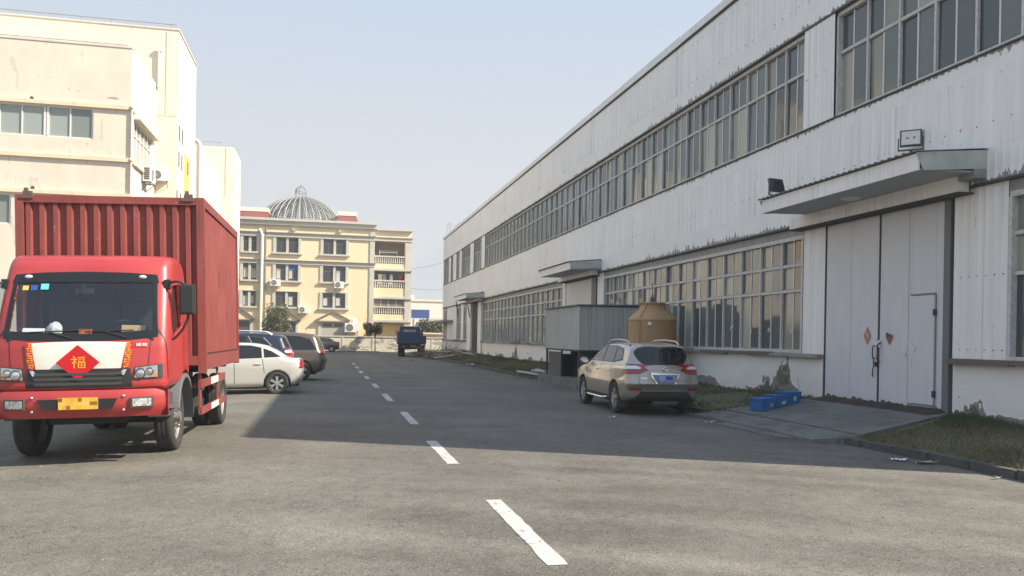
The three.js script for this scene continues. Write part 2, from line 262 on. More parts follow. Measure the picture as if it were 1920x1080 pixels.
// corrugated cladding bands
const clad = (z0, z1, y0, y1, m = cladMat, X = X0) => mesh('cladding', [corr(X, z0, z1, y0, y1)], m, fac, true);
const strip = (z0, z1, y0, h, m, X = X0) => mesh('cladding', [stripUV(corr(X, z0, z1, y0, y0 + h), y0, h)], m, fac, true);
const XS = X0 - 0.06;                                            // the upper cladding stands a little proud
strip(ZN, ZF, YB, 0.55, mildewUp, XS); clad(ZN, ZF, YB + 0.55, YU - 0.3, cladMat, XS); strip(ZN, ZF, YU - 0.3, 0.3, mildewDown, XS);
strip(ZN, ZF, YT, 0.5, mildewUp, XS); clad(ZN, ZF, YT + 0.5, YR - 0.2, cladMat, XS);
clad(-16.62, -17.83, YU, YT, cladMat, XS); clad(ZN, -8.5, YU, YT, cladMat, XS);
const upSmall = [[-60.4, -63.8], [-65.3, -69.7], [-70.9, -72.7], [-74.6, -76], [-77.2, -80.5]];
{ let z = -59.05; for (const [a, b] of upSmall) { clad(z, a, YU, YT, cladMat, XS); z = b; } clad(z, ZF, YU, YT, cladMat, XS); }
clad(ZN, -8.5, YS, YB); clad(-11.72, -12.94, YS, YB); clad(-16.93, -17.8, YS, YB); clad(-32.5, -33.3, YS, YB); clad(-38.1, -38.6, YS, YB);
const loSmall = [[-66.2, -68.6], [-70, -72.4], [-78.4, -80.6]];
{ let z = -66.1; for (const [a, b] of loSmall) { clad(z, a, YS, YB); z = b; } clad(z, ZF, YS, YB); }
// dark under-edge, parapet cap in lengths with visible joints
mesh('sheet_edge', [span(XS - 0.03, X0 + 0.1, YB - 0.05, YB - 0.004, ZN, ZF)], darkEdge, fac);
mesh('sheet_edge', [span(XS - 0.02, X0 + 0.1, YT - 0.05, YT - 0.004, ZN, ZF)], darkEdge, fac);
mesh('sheet_edge', [span(XS - 0.035, X0 - 0.02, YU - 0.002, YU + 0.03, ZN, ZF)], darkEdge, fac);
const capMat = new THREE.MeshStandardMaterial({ map: claddingTex.clone(), color: C(0.9, 0.92, 0.92), roughness: 0.5 }); per(capMat.map, 5, 5);
for (let z = ZN; z > ZF; z -= 5.6) { const e = Math.max(z - 5.6, ZF); mesh('roof_cap', [span(XS - 0.07, XS + 0.36, YR - 0.24 + rr(-0.01, 0.01), YR + rr(-0.012, 0.012), z - 0.012, e + 0.012)], capMat, fac); }
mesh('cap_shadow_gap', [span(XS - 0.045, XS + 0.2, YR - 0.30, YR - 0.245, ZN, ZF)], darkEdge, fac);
// body of the hall: roof, back and end walls, floors
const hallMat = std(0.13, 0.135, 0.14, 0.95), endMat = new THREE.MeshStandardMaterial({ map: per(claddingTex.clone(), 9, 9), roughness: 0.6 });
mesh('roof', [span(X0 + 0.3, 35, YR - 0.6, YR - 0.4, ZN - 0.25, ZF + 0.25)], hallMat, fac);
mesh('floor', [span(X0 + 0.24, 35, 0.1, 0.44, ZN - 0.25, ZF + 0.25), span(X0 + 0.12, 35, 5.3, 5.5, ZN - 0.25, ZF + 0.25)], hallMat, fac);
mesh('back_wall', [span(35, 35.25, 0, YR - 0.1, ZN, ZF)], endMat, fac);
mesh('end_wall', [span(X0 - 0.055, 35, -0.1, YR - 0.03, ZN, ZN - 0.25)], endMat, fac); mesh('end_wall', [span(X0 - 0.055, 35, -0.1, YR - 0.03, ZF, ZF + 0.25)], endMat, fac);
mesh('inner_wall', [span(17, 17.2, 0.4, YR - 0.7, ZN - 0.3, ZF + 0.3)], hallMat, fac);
// rows of dark fixing screws
{
  const im = [], g0 = new THREE.CylinderGeometry(0.009, 0.012, 0.016, 6).rotateZ(Math.PI / 2);
  for (const y of [5.5, 9.75, 10.9, 7.9]) for (let z = ZN - 0.1; z > -45; z -= 0.38) { if (y < 9 && y > 7 && (z > -16.6 || z < -17.8)) continue; if (R() < 0.85) im.push(g0.clone().translate(XS - 0.012, y + rr(-0.012, 0.012), z)); }
  for (let z = -11.8; z > -12.9; z -= 0.19) for (const y of [1.62, 2.9]) im.push(g0.clone().translate(X0 - 0.01, y, z));
  mesh('screws', im, screwMat, fac).userData.kind = 'stuff';
}
// windows of many tall panes
const paneGeo = {}, mullMat = std(0.66, 0.67, 0.66, 0.45);
const pane = (w, h) => { const k = w.toFixed(3) + '_' + h.toFixed(3); return paneGeo[k] = paneGeo[k] || new THREE.BoxGeometry(0.008, h, w).rotateY(0); };
function factoryWindow(z0, z1, y0, y1, bays, rails, X, single = -36) {
  const win = sub('window', fac), W = (z0 - z1) / bays, bars = [], thin = [], far = [], xb = X + 0.10;
  bars.push(span(X - 0.02, X + 0.16, y0, y0 + 0.07, z0, z1), span(X, X + 0.16, y1 - 0.09, y1, z0, z1), span(X - 0.015, X + 0.14, y0 + 0.07, y1 - 0.09, z0, z0 - 0.07), span(X - 0.015, X + 0.16, y0 + 0.07, y1 - 0.09, z1 + 0.07, z1));
  for (let b = 1; b < bays; b++) bars.push(span(X + 0.045 + rr(-0.006, 0.006), X + 0.108, y0 + 0.07, y1 - 0.09, z0 - b * W - 0.027, z0 - b * W + 0.027));
  for (const r of rails) for (let b = 0; b < bays; b++) bars.push(span(X + 0.05 + rr(-0.004, 0.004), X + 0.105, r - 0.03, r + 0.03, z0 - b * W - 0.035, z0 - (b + 1) * W + 0.035));
  const ys = [y0 + 0.07, ...rails, y1 - 0.09], sash = [];
  for (let b = 0; b < bays; b++) for (let h = 0; h < 2; h++) for (let r = 0; r + 1 < ys.length; r++) {
    const za = z0 - b * W - (h ? W / 2 : 0.034), zb = z0 - b * W - (h ? W - 0.034 : W / 2), lo = ys[r] + (r ? 0.03 : 0), hi = ys[r + 1] - (r + 2 < ys.length ? 0.03 : 0);
    const m = glassMats[Math.min(4, Math.floor(R() * 4.25))], g = pane(Math.abs(za - zb) - 0.02, hi - lo), t = rr(-0.02, 0.02) * (R() < 0.12 ? 4 : 1), q = rr(-0.012, 0.012);
    if (za > single) { const p = new THREE.Mesh(g, m); p.name = 'pane'; p.position.set(xb + (h ? 0.012 : -0.012), (lo + hi) / 2, (za + zb) / 2); p.rotation.set(0, t, q); p.castShadow = p.receiveShadow = true; win.add(p); }
    else far.push(put(g.clone(), xb + (h ? 0.012 : -0.012), (lo + hi) / 2, (za + zb) / 2, 0, t, q));
    if (h) { const q = span(X + 0.07, X + 0.108, lo, hi, za - 0.018, za + 0.018); za > single ? mesh('mullion', [q], mullMat, win) : thin.push(q); }
    if (R() < 0.8) { const e = 0.022; sash.push(span(xb - 0.03, xb - 0.012, lo, lo + e, za - 0.016, zb), span(xb - 0.03, xb - 0.012, hi - e, hi, za - 0.016, zb)); }
  }
  mesh('frame', bars, frameMat, win); if (thin.length) mesh('mullions', thin, mullMat, win).userData.kind = 'stuff'; mesh('sash_rails', sash, greySteel, win).userData.kind = 'stuff';
  if (far.length) { const f = mesh('panes', far, glassMats[1], win); f.userData.kind = 'stuff'; }
  return win;
}
factoryWindow(-8.5, -16.62, YU + 0.03, YT - 0.05, 8, [8.17], X0);
factoryWindow(-17.85, -59.05, YU + 0.03, YT - 0.05, 42, [8.17], X0);
factoryWindow(-8.5, -11.7, YS, YL, 3, [2.9, 3.57], X0);
const lowWin = factoryWindow(-17.82, -32.5, YS, YL, 14, [2.95, 3.57], X0);
factoryWindow(-38.62, -59.9, YS - 0.1, YL, 20, [2.95, 3.57], X0);
for (const [a, b] of upSmall) factoryWindow(a, b, YU + 0.03, YT - 0.05, Math.max(1, Math.round((a - b) / 1.1)), [8.17], X0);
for (const [a, b] of loSmall) factoryWindow(a, b, YS, YL, Math.max(1, Math.round((a - b) / 1.1)), [2.95], X0);
{ const g = []; for (const z of [-20.42, -21.45, -19.4, -18.35]) for (const dz of [0.05, -0.05]) g.push(box(0.03, 0.10, 0.02, X0 + 0.05, 2.05 + rr(-0.1, 0.1), z + dz)); mesh('handle', g, std(0.75, 0.74, 0.7, 0.3, { metalness: 0.3 }), lowWin); }
// head board between window and sheet edge
for (const [a, b] of [[-8.5, -11.72], [-17.8, -32.5], [-38.6, -59.9], [-66.2, -80.6]]) mesh('head_board', [span(X0 + 0.01, X0 + 0.15, YL + 0.002, YB - 0.052, a, b)], greySteel, fac);
for (const [a, b] of [[-13, -16.9], [-33.3, -38.1], [-59.9, -66.1]]) mesh('head_board', [span(X0 + 0.05, X0 + 0.2, 4.3, YB - 0.052, a, b)], greySteel, fac);

// ---- doors with canopies
const doorTex = tex(512, 1024, (u, v, i, j) => { const n = fbm(u, v, 6, 8, 111, 6), st = fbm(u, v, 40, 4, 114, 4); let c = 0.63 + 0.07 * (n - 0.5) + 0.05 * (st - 0.5); const sp = fbm(u, v, 70, 120, 117, 3); if (sp > 0.83) c *= 0.6; if (v < 0.018 * (0.2 + 1.8 * fbm(u, 0.2, 7, 1, 119, 4))) return [0.10, 0.075, 0.06]; return [c * 0.95, c * 0.985, c * 1.04]; });
const doorMat = new THREE.MeshStandardMaterial({ map: doorTex, roughness: 0.5 });
const leafUV = (g, z0, z1, y0, y1) => { const p = g.attributes.position, uv = g.attributes.uv; for (let i = 0; i < p.count; i++) uv.setXY(i, (z0 - p.getZ(i)) / (z0 - z1), (p.getY(i) - y0) / (y1 - y0)); return g; };
const rust = new THREE.MeshStandardMaterial({ map: per(tex(256, 256, (u, v) => { const n = fbm(u, v, 9, 9, 121, 5); return n > 0.5 ? [0.16, 0.085, 0.05] : [0.09, 0.06, 0.045]; }), 0.7, 0.7), roughness: 0.95 });
{
  const d = sub('sliding_door', fac), yb = 0.46, yt = 4.34, X = X0;
  const leaf = (za, zb, x) => { const n = 2, w = (za - zb) / n; for (let k = 0; k < n; k++) mesh('door_panel', [leafUV(span(x, x + 0.05, yb + (k ? 0.012 : 0), yt, za - k * w - 0.006, za - (k + 1) * w + 0.006), za - k * w, za - (k + 1) * w, yb, yt)], doorMat, d, true); };
  leaf(-15.03, -16.86, X + 0.0); 
  // right leaf, with the wicket door cut into it
  const x = X + 0.005, za = -14.05, zb = -13.38, wy = 2.64, wb = 0.56;
  for (const [a, b, lo, hi] of [[-14.13, -14.98, yb, yt], [-13.19, zb, yb, yt], [zb, za, wy, yt], [zb, za, yb, wb], [za, -14.12, yb, yt]]) mesh('door_panel', [leafUV(span(x, x + 0.05, lo, hi, Math.max(a, b) - 0.003, Math.min(a, b) + 0.003), Math.max(a, b), Math.min(a, b), yb, yt)], doorMat, d, true);
  mesh('wicket', [leafUV(span(x - 0.022, x + 0.03, wb + 0.012, wy - 0.012, zb - 0.012, za + 0.012), zb, za, wb - 0.15, wy)], doorMat, d, true).userData.label = 'small personnel door in the right leaf';
  mesh('wicket_frame', [span(x - 0.03, x - 0.002, wy, wy + 0.03, zb, za), span(x - 0.03, x - 0.002, wb, wy, zb + 0.024, zb), span(x - 0.03, x - 0.002, wb - 0.04, wb, zb, za)], greySteel, d);
  mesh('hinge', [box(0.05, 0.12, 0.05, x - 0.03, 2.3, zb + 0.01), box(0.05, 0.12, 0.05, x - 0.03, 0.78, zb + 0.01)], screwMat, d);
  mesh('pull_handle', [tube([V(x - 0.01, 1.66, -15.1), V(x - 0.07, 1.64, -15.1), V(x - 0.07, 1.42, -15.1), V(x - 0.01, 1.40, -15.1)], 0.013), tube([V(x - 0.01, 1.72, -14.94), V(x - 0.07, 1.68, -14.94), V(x - 0.07, 1.36, -14.95), V(x - 0.01, 1.33, -14.95)], 0.013), tube([V(x - 0.05, 1.42, -15.1), V(x - 0.08, 1.25, -15.05), V(x - 0.05, 1.12, -15.12), V(x - 0.02, 1.02, -15.16)], 0.013), box(0.04, 0.1, 0.07, x - 0.03, 1.28, -15.03)], std(0.07, 0.07, 0.075, 0.5, { metalness: 0.6 }), d);
  mesh('latch', [box(0.02, 0.07, 0.04, x - 0.02, 1.50, -14.19), box(0.03, 0.12, 0.03, x - 0.03, 1.36, -14.0)], std(0.7, 0.7, 0.7, 0.4), d);
  mesh('bottom_rail', [span(X - 0.02, X + 0.1, 0.40, yb - 0.01, -13.19, -16.88)], rust, d);
  mesh('seal', [span(X - 0.008, X + 0.03, yb, yt, -14.985, -15.025), span(X - 0.012, X + 0.05, yb, yt, -16.87, -16.91)], darkEdge, d);
  mesh('post', [span(X - 0.02, X + 0.16, 0.3, 4.5, -13.01, -13.17)], std(0.14, 0.155, 0.16, 0.6), d);
}
const canopyPlate = new THREE.MeshStandardMaterial({ map: per(frameTex.clone(), 3, 3), color: C(0.8, 0.85, 0.84), roughness: 0.6 });
function canopy(z0, z1, xf, y, right) {
  const c = sub('canopy', fac), x1 = X0 - 0.06, t = 0.29;
  mesh('fascia', [prism([[0, 0], [z0 - z1, 0], [z0 - z1, t], [0, t]], 0.03).rotateY(Math.PI / 2).translate(xf, y, z0)], new THREE.MeshStandardMaterial({ map: per(claddingTex.clone(), 4, 4), roughness: 0.6 }), c);
  mesh('soffit', [prism([[xf + 0.04, y + 0.006], [x1, y + 0.03], [x1, y + 0.06], [xf + 0.04, y + 0.04]], z0 - z1 - 0.05).translate(0, 0, z1 + 0.025)], std(0.40, 0.42, 0.42, 0.7), c);
  for (const z of [z0, z1]) mesh('end_plate', [prism([[xf - 0.05, y + t], [xf + 0.09, y + 0.0], [x1, y + 0.1], [x1, y + t + 0.13], [xf + 0.4, y + t + 0.05]], 0.02).translate(0, 0, z - 0.01 + (z === z0 ? 0.014 : -0.014))], canopyPlate, c);
  const g = corr(0, z0 + 0.05, z1 - 0.05, 0, Math.hypot(x1 - xf + 0.08, 0.14), 0.19, 0.03); g.rotateZ(-Math.PI / 2 + Math.atan2(0.14, x1 - xf + 0.08)).translate(xf - 0.08, y + t + 0.012, 0);
  mesh('roof_sheet', [g], new THREE.MeshStandardMaterial({ color: C(0.22, 0.23, 0.23), roughness: 0.7, side: THREE.DoubleSide }), c);
  mesh('lintel', [span(X0 - 0.36, x1 - 0.035, YB - 0.13, y + 0.02, z0 - 0.35, z1 - 0.55)], new THREE.MeshStandardMaterial({ map: per(claddingTex.clone(), 6, 6), color: C(0.95, 0.95, 0.93), roughness: 0.65 }), c);
  mesh('drip_edge', [span(X0 - 0.33, X0 - 0.04, YB - 0.16, YB - 0.132, z0 - 0.3, z1 - 0.6)], darkEdge, c);
  mesh('end_box', [span(X0 - 0.32, X0 - 0.06, YB + 0.05, YB + 0.48, z0 + 0.02, z0 - 0.33)], greySteel, c);
  return c;
}
const can1 = canopy(-12.15, -17.3, 9.6, 4.62); canopy(-32.65, -37.7, 9.6, 4.54); canopy(-58.9, -64.5, 9.6, 4.5);
{ const g = new THREE.SphereGeometry(0.2, 24, 8, 0, 6.3, 0, Math.PI / 2).scale(1, 0.25, 1).rotateX(Math.PI).translate(10.3, 4.64, -15.0); mesh('dome_lamp', [g], std(0.62, 0.63, 0.6, 0.4), can1); }
{ // second door: closed pale panels; third: open dark doorway between white columns
  const d = sub('sliding_door', fac, 'pale closed doors half hidden by the shed'); for (let k = 0; k < 4; k++) mesh('door_panel', [leafUV(span(X0, X0 + 0.05, 0.44, 4.3, -34.1 - k * 0.98, -34.1 - (k + 1) * 0.98 + 0.012), -34.1 - k * 0.98, -35.08 - k * 0.98, 0.44, 4.3)], doorMat, d, true);
  mesh('post', [span(X0 - 0.02, X0 + 0.14, 0.4, 4.45, -33.45, -34.08)], std(0.14, 0.155, 0.16, 0.6), d);
  const o = sub('doorway', fac, 'tall open dark doorway between white columns'), white = new THREE.MeshStandardMaterial({ map: per(claddingTex.clone(), 5, 5), color: C(1.05, 1.05, 1.02), roughness: 0.8 });
  mesh('column', [span(X0 - 0.09, X0 + 0.25, 0.2, 4.48, -60, -61.4)], white, o); mesh('column', [span(X0 - 0.16, X0 + 0.25, 0.2, 4.48, -64.2, -65.9)], white, o);
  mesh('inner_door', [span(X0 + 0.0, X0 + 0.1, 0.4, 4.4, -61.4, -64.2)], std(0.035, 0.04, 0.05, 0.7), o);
  mesh('bracket', [rod(V(9.7, 4.45, -59.2), V(9.95, 3.1, -59.2), 0.035), rod(V(9.7, 4.45, -64.3), V(9.9, 3.2, -64.3), 0.035)], darkEdge, o);
  mesh('small_canopy', [span(10.1, 11.0, 3.05, 3.22, -74.3, -80.8)], greySteel, fac);
}
{ const g = [], p = (x, z) => rod(V(x, YR, z), V(x, YR + 1.0, z), 0.025); for (const [x, z] of [[11.0, -79.6], [11.0, -77.4], [11.9, -79.6], [11.9, -77.4]]) g.push(p(x, z)); for (const y of [0.55, 0.98]) g.push(rod(V(11, YR + y, -79.6), V(11, YR + y, -77.4), 0.02), rod(V(11, YR + y, -79.6), V(11.9, YR + y, -79.6), 0.02), rod(V(11.9, YR + y, -79.6), V(11.9, YR + y, -77.4), 0.02)); mesh('roof_ladder_rail', g, std(0.3, 0.3, 0.3, 0.6), fac); }
// heap of dark soil and rot along the door threshold
{ const q = new THREE.PlaneGeometry(0.62, 4.2, 8, 70).rotateX(-Math.PI / 2).translate(10.72, 0, -15), s = q.attributes.position;
  for (let i = 0; i < s.count; i++) { const x = s.getX(i), z = s.getZ(i), e = sstep(10.41, 10.9, x) * sstep(0, 0.25, 2.1 - Math.abs(z + 15)); s.setY(i, 0.34 + 0.075 * (x - 10.41) / 0.6 + e * (0.05 + 0.10 * fbm((x - 10) / 1, (z + 18) / 5, 5, 26, 131, 4))); }
  q.computeVertexNormals(); const t = tex(256, 256, (u, v) => { const n = fbm(u, v, 14, 14, 133, 5); return [0.018 + 0.05 * n, 0.014 + 0.038 * n, 0.012 + 0.03 * n]; }); const m = mesh('soil_heap', [q], new THREE.MeshStandardMaterial({ map: per(t, 0.8, 0.8), roughness: 1 })); tag(m, 'dark soil and rotten litter piled along the sliding door threshold', 'soil'); m.userData.kind = 'stuff'; }
// ---------------------------------------------------------------- vehicle bodies: a distance field meshed as one smooth shell
const smin = (a, b, k) => { const h = Math.max(k - Math.abs(a - b), 0) / k; return Math.min(a, b) - h * h * k * 0.25; }, smax = (a, b, k) => -smin(-a, -b, k);
function smooth(pts, n = 4) { const c = new THREE.CatmullRomCurve3(pts.map((p) => V(p[0], p[1], 0)), true, 'centripetal'); return c.getPoints(pts.length * n).slice(0, -1).map((p) => [p.x, p.y]); }
function sdPoly(P, x, y) { let d = Infinity, s = 1; for (let i = 0, j = P.length - 1; i < P.length; j = i++) { const ex = P[j][0] - P[i][0], ey = P[j][1] - P[i][1], wx = x - P[i][0], wy = y - P[i][1], t = clamp((wx * ex + wy * ey) / (ex * ex + ey * ey)), bx = wx - ex * t, by = wy - ey * t; d = Math.min(d, bx * bx + by * by); const c1 = y >= P[i][1], c2 = y < P[j][1], c3 = ex * wy > ey * wx; if ((c1 && c2 && c3) || (!c1 && !c2 && !c3)) s = -s; } return s * Math.sqrt(d); }
function grad(f, x, y, z, e = 0.004) { return V(f(x + e, y, z) - f(x - e, y, z), f(x, y + e, z) - f(x, y - e, z), f(x, y, z + e) - f(x, y, z - e)).divideScalar(2 * e); }
function surfaceNet(f, [x0, y0, z0], [x1, y1, z1], c) {          // f(l, y, w); smooth shell of the zero set
  const nx = Math.ceil((x1 - x0) / c) + 1, ny = Math.ceil((y1 - y0) / c) + 1, nz = Math.ceil((z1 - z0) / c) + 1, F = new Float32Array(nx * ny * nz), at = (i, j, k) => (i * ny + j) * nz + k;
  for (let i = 0; i < nx; i++) for (let j = 0; j < ny; j++) for (let k = 0; k < nz; k++) F[at(i, j, k)] = f(x0 + i * c, y0 + j * c, z0 + k * c);
  const id = new Int32Array(nx * ny * nz).fill(-1), pos = [], idx = [];
  for (let i = 0; i + 1 < nx; i++) for (let j = 0; j + 1 < ny; j++) for (let k = 0; k + 1 < nz; k++) {
    let sx = 0, sy = 0, sz = 0, n = 0; const v = []; for (let q = 0; q < 8; q++) v.push(F[at(i + (q & 1), j + ((q >> 1) & 1), k + (q >> 2))]);
    if (v.every((a) => a < 0) || v.every((a) => a >= 0)) continue;
    for (let a = 0; a < 8; a++) for (const b of [1, 2, 4]) if (!(a & b)) { const p = v[a], q = v[a | b]; if ((p < 0) !== (q < 0)) { const t = p / (p - q); sx += (a & 1) + (b === 1 ? t : 0); sy += ((a >> 1) & 1) + (b === 2 ? t : 0); sz += (a >> 2) + (b === 4 ? t : 0); n++; } }
    let X = x0 + (i + sx / n) * c, Y = y0 + (j + sy / n) * c, Z = z0 + (k + sz / n) * c;
    for (let it = 0; it < 2; it++) { const d = f(X, Y, Z), g = grad(f, X, Y, Z), l = g.lengthSq(); if (l < 0.2) break; const s = clamp(d / l, -c * 0.4, c * 0.4); X -= g.x * s; Y -= g.y * s; Z -= g.z * s; }
    id[at(i, j, k)] = pos.length / 3; pos.push(X, Y, Z);
  }
  const quad = (a, b, d, e, flip) => { if (a < 0 || b < 0 || d < 0 || e < 0) return; flip ? idx.push(a, d, b, b, d, e) : idx.push(a, b, d, b, e, d); };
  for (let i = 1; i + 1 < nx; i++) for (let j = 1; j + 1 < ny; j++) for (let k = 1; k + 1 < nz; k++) {
    const o = F[at(i, j, k)] < 0;
    if (o !== (F[at(i + 1, j, k)] < 0)) quad(id[at(i, j - 1, k - 1)], id[at(i, j, k - 1)], id[at(i, j - 1, k)], id[at(i, j, k)], !o);
    if (o !== (F[at(i, j + 1, k)] < 0)) quad(id[at(i - 1, j, k - 1)], id[at(i, j, k - 1)], id[at(i - 1, j, k)], id[at(i, j, k)], o);
    if (o !== (F[at(i, j, k + 1)] < 0)) quad(id[at(i - 1, j - 1, k)], id[at(i, j - 1, k)], id[at(i - 1, j, k)], id[at(i, j, k)], !o);
  }
  return { pos, idx };
}
// local axes of a vehicle: l runs from the tail (0) to the nose; the mesh has the nose at -z, x to its right
class Shell {
  constructor(f, lo, hi, cell, l0) { this.f = f; this.l0 = l0; this.lo = lo; this.hi = hi; this.cell = cell; this.rearMax = 0.47; }
  geo() {
    const { pos, idx } = surfaceNet(this.f, this.lo, this.hi, this.cell), P = [], N = [];
    for (let i = 0; i < pos.length; i += 3) { const n = grad(this.f, pos[i], pos[i + 1], pos[i + 2]).normalize(); P.push(pos[i + 2], pos[i + 1], this.l0 - pos[i]); N.push(n.z, n.y, -n.x); }
    const g = new THREE.BufferGeometry(); g.setIndex(idx); g.setAttribute('position', new THREE.Float32BufferAttribute(P, 3)); g.setAttribute('normal', new THREE.Float32BufferAttribute(N, 3)); return g;
  }
  // a polygon seen from the side ('left', 'right'), 'rear', 'front' or 'top', laid on the shell and standing off by d
  patch(view, pts, d = 0.005, curve = 0, edge = 0.034) {
    if (curve) pts = smooth(pts, curve);
    const dense = []; for (let i = 0; i < pts.length; i++) { const a = pts[i], b = pts[(i + 1) % pts.length], n = Math.max(1, Math.ceil(Math.hypot(a[0] - b[0], a[1] - b[1]) / edge)); for (let k = 0; k < n; k++) dense.push([lerp(a[0], b[0], k / n), lerp(a[1], b[1], k / n)]); }
    let g = new THREE.ShapeGeometry(shape(dense)); g = new TessellateModifier(edge * 1.6, 7).modify(g);
    const miss = new Set(), p = g.attributes.position, N = new Float32Array(p.count * 3), f = this.f, uv = new Float32Array(p.count * 2), xs = pts.map((q) => q[0]), ys = pts.map((q) => q[1]), ux = Math.min(...xs), uy = Math.min(...ys), uw = Math.max(...xs) - ux, uh = Math.max(...ys) - uy;
    for (let i = 0; i < p.count; i++) {
      const a = p.getX(i), b = p.getY(i), off = d + 0.002;
      const at = { left: (t) => [a, b, -t], right: (t) => [a, b, t], rear: (t) => [this.lo[0] + 2 - t, b, a], front: (t) => [t, b, a], top: (t) => [a, t, b] }[view], top = { left: this.hi[2], right: this.hi[2], rear: 2, front: this.hi[0], top: this.hi[1] }[view];
      let t = top, s = 0.012, hit = false; for (let k = 0; k < 120; k++) { const q = f(...at(t)); if (q < 0) { hit = true; break; } s = Math.max(0.006, q * 0.6); t -= s; if (t < top - 2.2) break; }
      if (hit) { let lo = t, hi = t + s; for (let k = 0; k < 12; k++) { const m = (lo + hi) / 2; f(...at(m)) < 0 ? (lo = m) : (hi = m); } t = lo; } else { t = top - 0.3; miss.add(i); }
      const [l, y, w] = at(t); if ((view === 'rear' && l > this.rearMax) || (view === 'front' && l < this.hi[0] - 1.1)) miss.add(i); const n = grad(f, l, y, w).normalize();
      p.setXYZ(i, w + n.z * off, y + n.y * off, this.l0 - (l + n.x * off)); N.set([n.z, n.y, -n.x], i * 3); uv.set([view === 'rear' || view === 'front' ? ((view === 'front' ? -a : a) - (view === 'front' ? -(ux + uw) : ux)) / uw : (a - ux) / uw, (b - uy) / uh], i * 2);
    }
    g.setAttribute('normal', new THREE.BufferAttribute(N, 3)); g.setAttribute('uv', new THREE.BufferAttribute(uv, 2));
    const flip = view === 'front' || view === 'left', keep = { position: [], normal: [], uv: [] };
    for (let i = 0; i < p.count; i += 3) { const q = flip ? [i, i + 2, i + 1] : [i, i + 1, i + 2]; if (q.some((k) => miss.has(k))) continue; for (const n in keep) { const A = g.attributes[n]; for (const k of q) for (let c = 0; c < A.itemSize; c++) keep[n].push(A.array[k * A.itemSize + c]); } }
    const r = new THREE.BufferGeometry(); for (const n in keep) r.setAttribute(n, new THREE.Float32BufferAttribute(keep[n], n === 'uv' ? 2 : 3)); return r;
  }
}
const mirrorW = (pts) => pts.map(([w, y]) => [-w, y]);
function wheel(parent, x, z, r, w, style, side) {                // a wheel: tyre, rim with spokes
  const g = sub('wheel', parent); g.position.set(x, r, z); if (side < 0) g.rotation.y = Math.PI;
  const h = w / 2, pr = []; for (const [a, b] of [[r * 0.66, -h * 0.7], [r * 0.72, -h * 0.95], [r * 0.9, -h], [r * 0.975, -h * 0.82], [r, -h * 0.55], [r, -h * 0.3], [r * 0.985, -h * 0.28], [r * 0.985, -h * 0.22], [r, -h * 0.2], [r, h * 0.2], [r * 0.985, h * 0.22], [r * 0.985, h * 0.28], [r, h * 0.3], [r, h * 0.55], [r * 0.975, h * 0.82], [r * 0.9, h], [r * 0.72, h * 0.95], [r * 0.66, h * 0.7]]) pr.push(new THREE.Vector2(a, b));
  mesh('tyre', [new THREE.LatheGeometry(pr, 40).rotateZ(-Math.PI / 2)], tyreMat, g);
  const q = [], R0 = r * 0.67;
  q.push(new THREE.LatheGeometry([new THREE.Vector2(R0, -h * 0.7), new THREE.Vector2(R0 * 0.93, -h * 0.6), new THREE.Vector2(R0 * 0.92, h * 0.6), new THREE.Vector2(R0, h * 0.72), new THREE.Vector2(R0 * 1.02, h * 0.78)], 32).rotateZ(-Math.PI / 2));
  const n = style.spokes, face = h * (style.face ?? 0.55);
  for (let k = 0; k < n; k++) for (const e of style.twin ? [-0.13, 0.13] : [0]) q.push(box(0.035, R0 * 0.86, R0 * style.width, face, R0 * 0.5, 0).applyMatrix4(new THREE.Matrix4().makeRotationX(k / n * 2 * Math.PI + e)));
  q.push(cyl(R0 * 0.25, 0.05, face + 0.01, 0, 0, 'x', 20)); mesh('rim', q, style.mat || rimMat, g);
  mesh('brake_disc', [cyl(R0 * 0.88, 0.02, h * 0.05, 0, 0, 'x', 24)], std(0.03, 0.03, 0.032, 0.6), g); return g;
}
const tyreMat = new THREE.MeshStandardMaterial({ map: per(tex(128, 128, (u, v, i, j) => { const n = fbm(u, v, 8, 8, 141, 4); return [0.022 + 0.03 * n, 0.021 + 0.028 * n, 0.02 + 0.025 * n]; }), 0.5, 0.5), roughness: 0.9 });
const rimMat = std(0.62, 0.62, 0.63, 0.28, { metalness: 0.75 }), chrome = std(0.82, 0.83, 0.84, 0.12, { metalness: 1 }), carGlass = phy(0.012, 0.014, 0.016, 0.03, { ior: 1.52 }), blackTrim = std(0.018, 0.018, 0.019, 0.5), plastic = std(0.03, 0.031, 0.032, 0.65);
const redLens = phy(0.30, 0.010, 0.014, 0.12, { clearcoat: 1 }), clearLens = phy(0.72, 0.72, 0.74, 0.1, { clearcoat: 1, metalness: 0.3 });
const paintOf = (r, g, b, metal = 0.35, x = {}) => phy(r, g, b, 0.34, { metalness: metal, clearcoat: 1, clearcoatRoughness: 0.05, ...x });
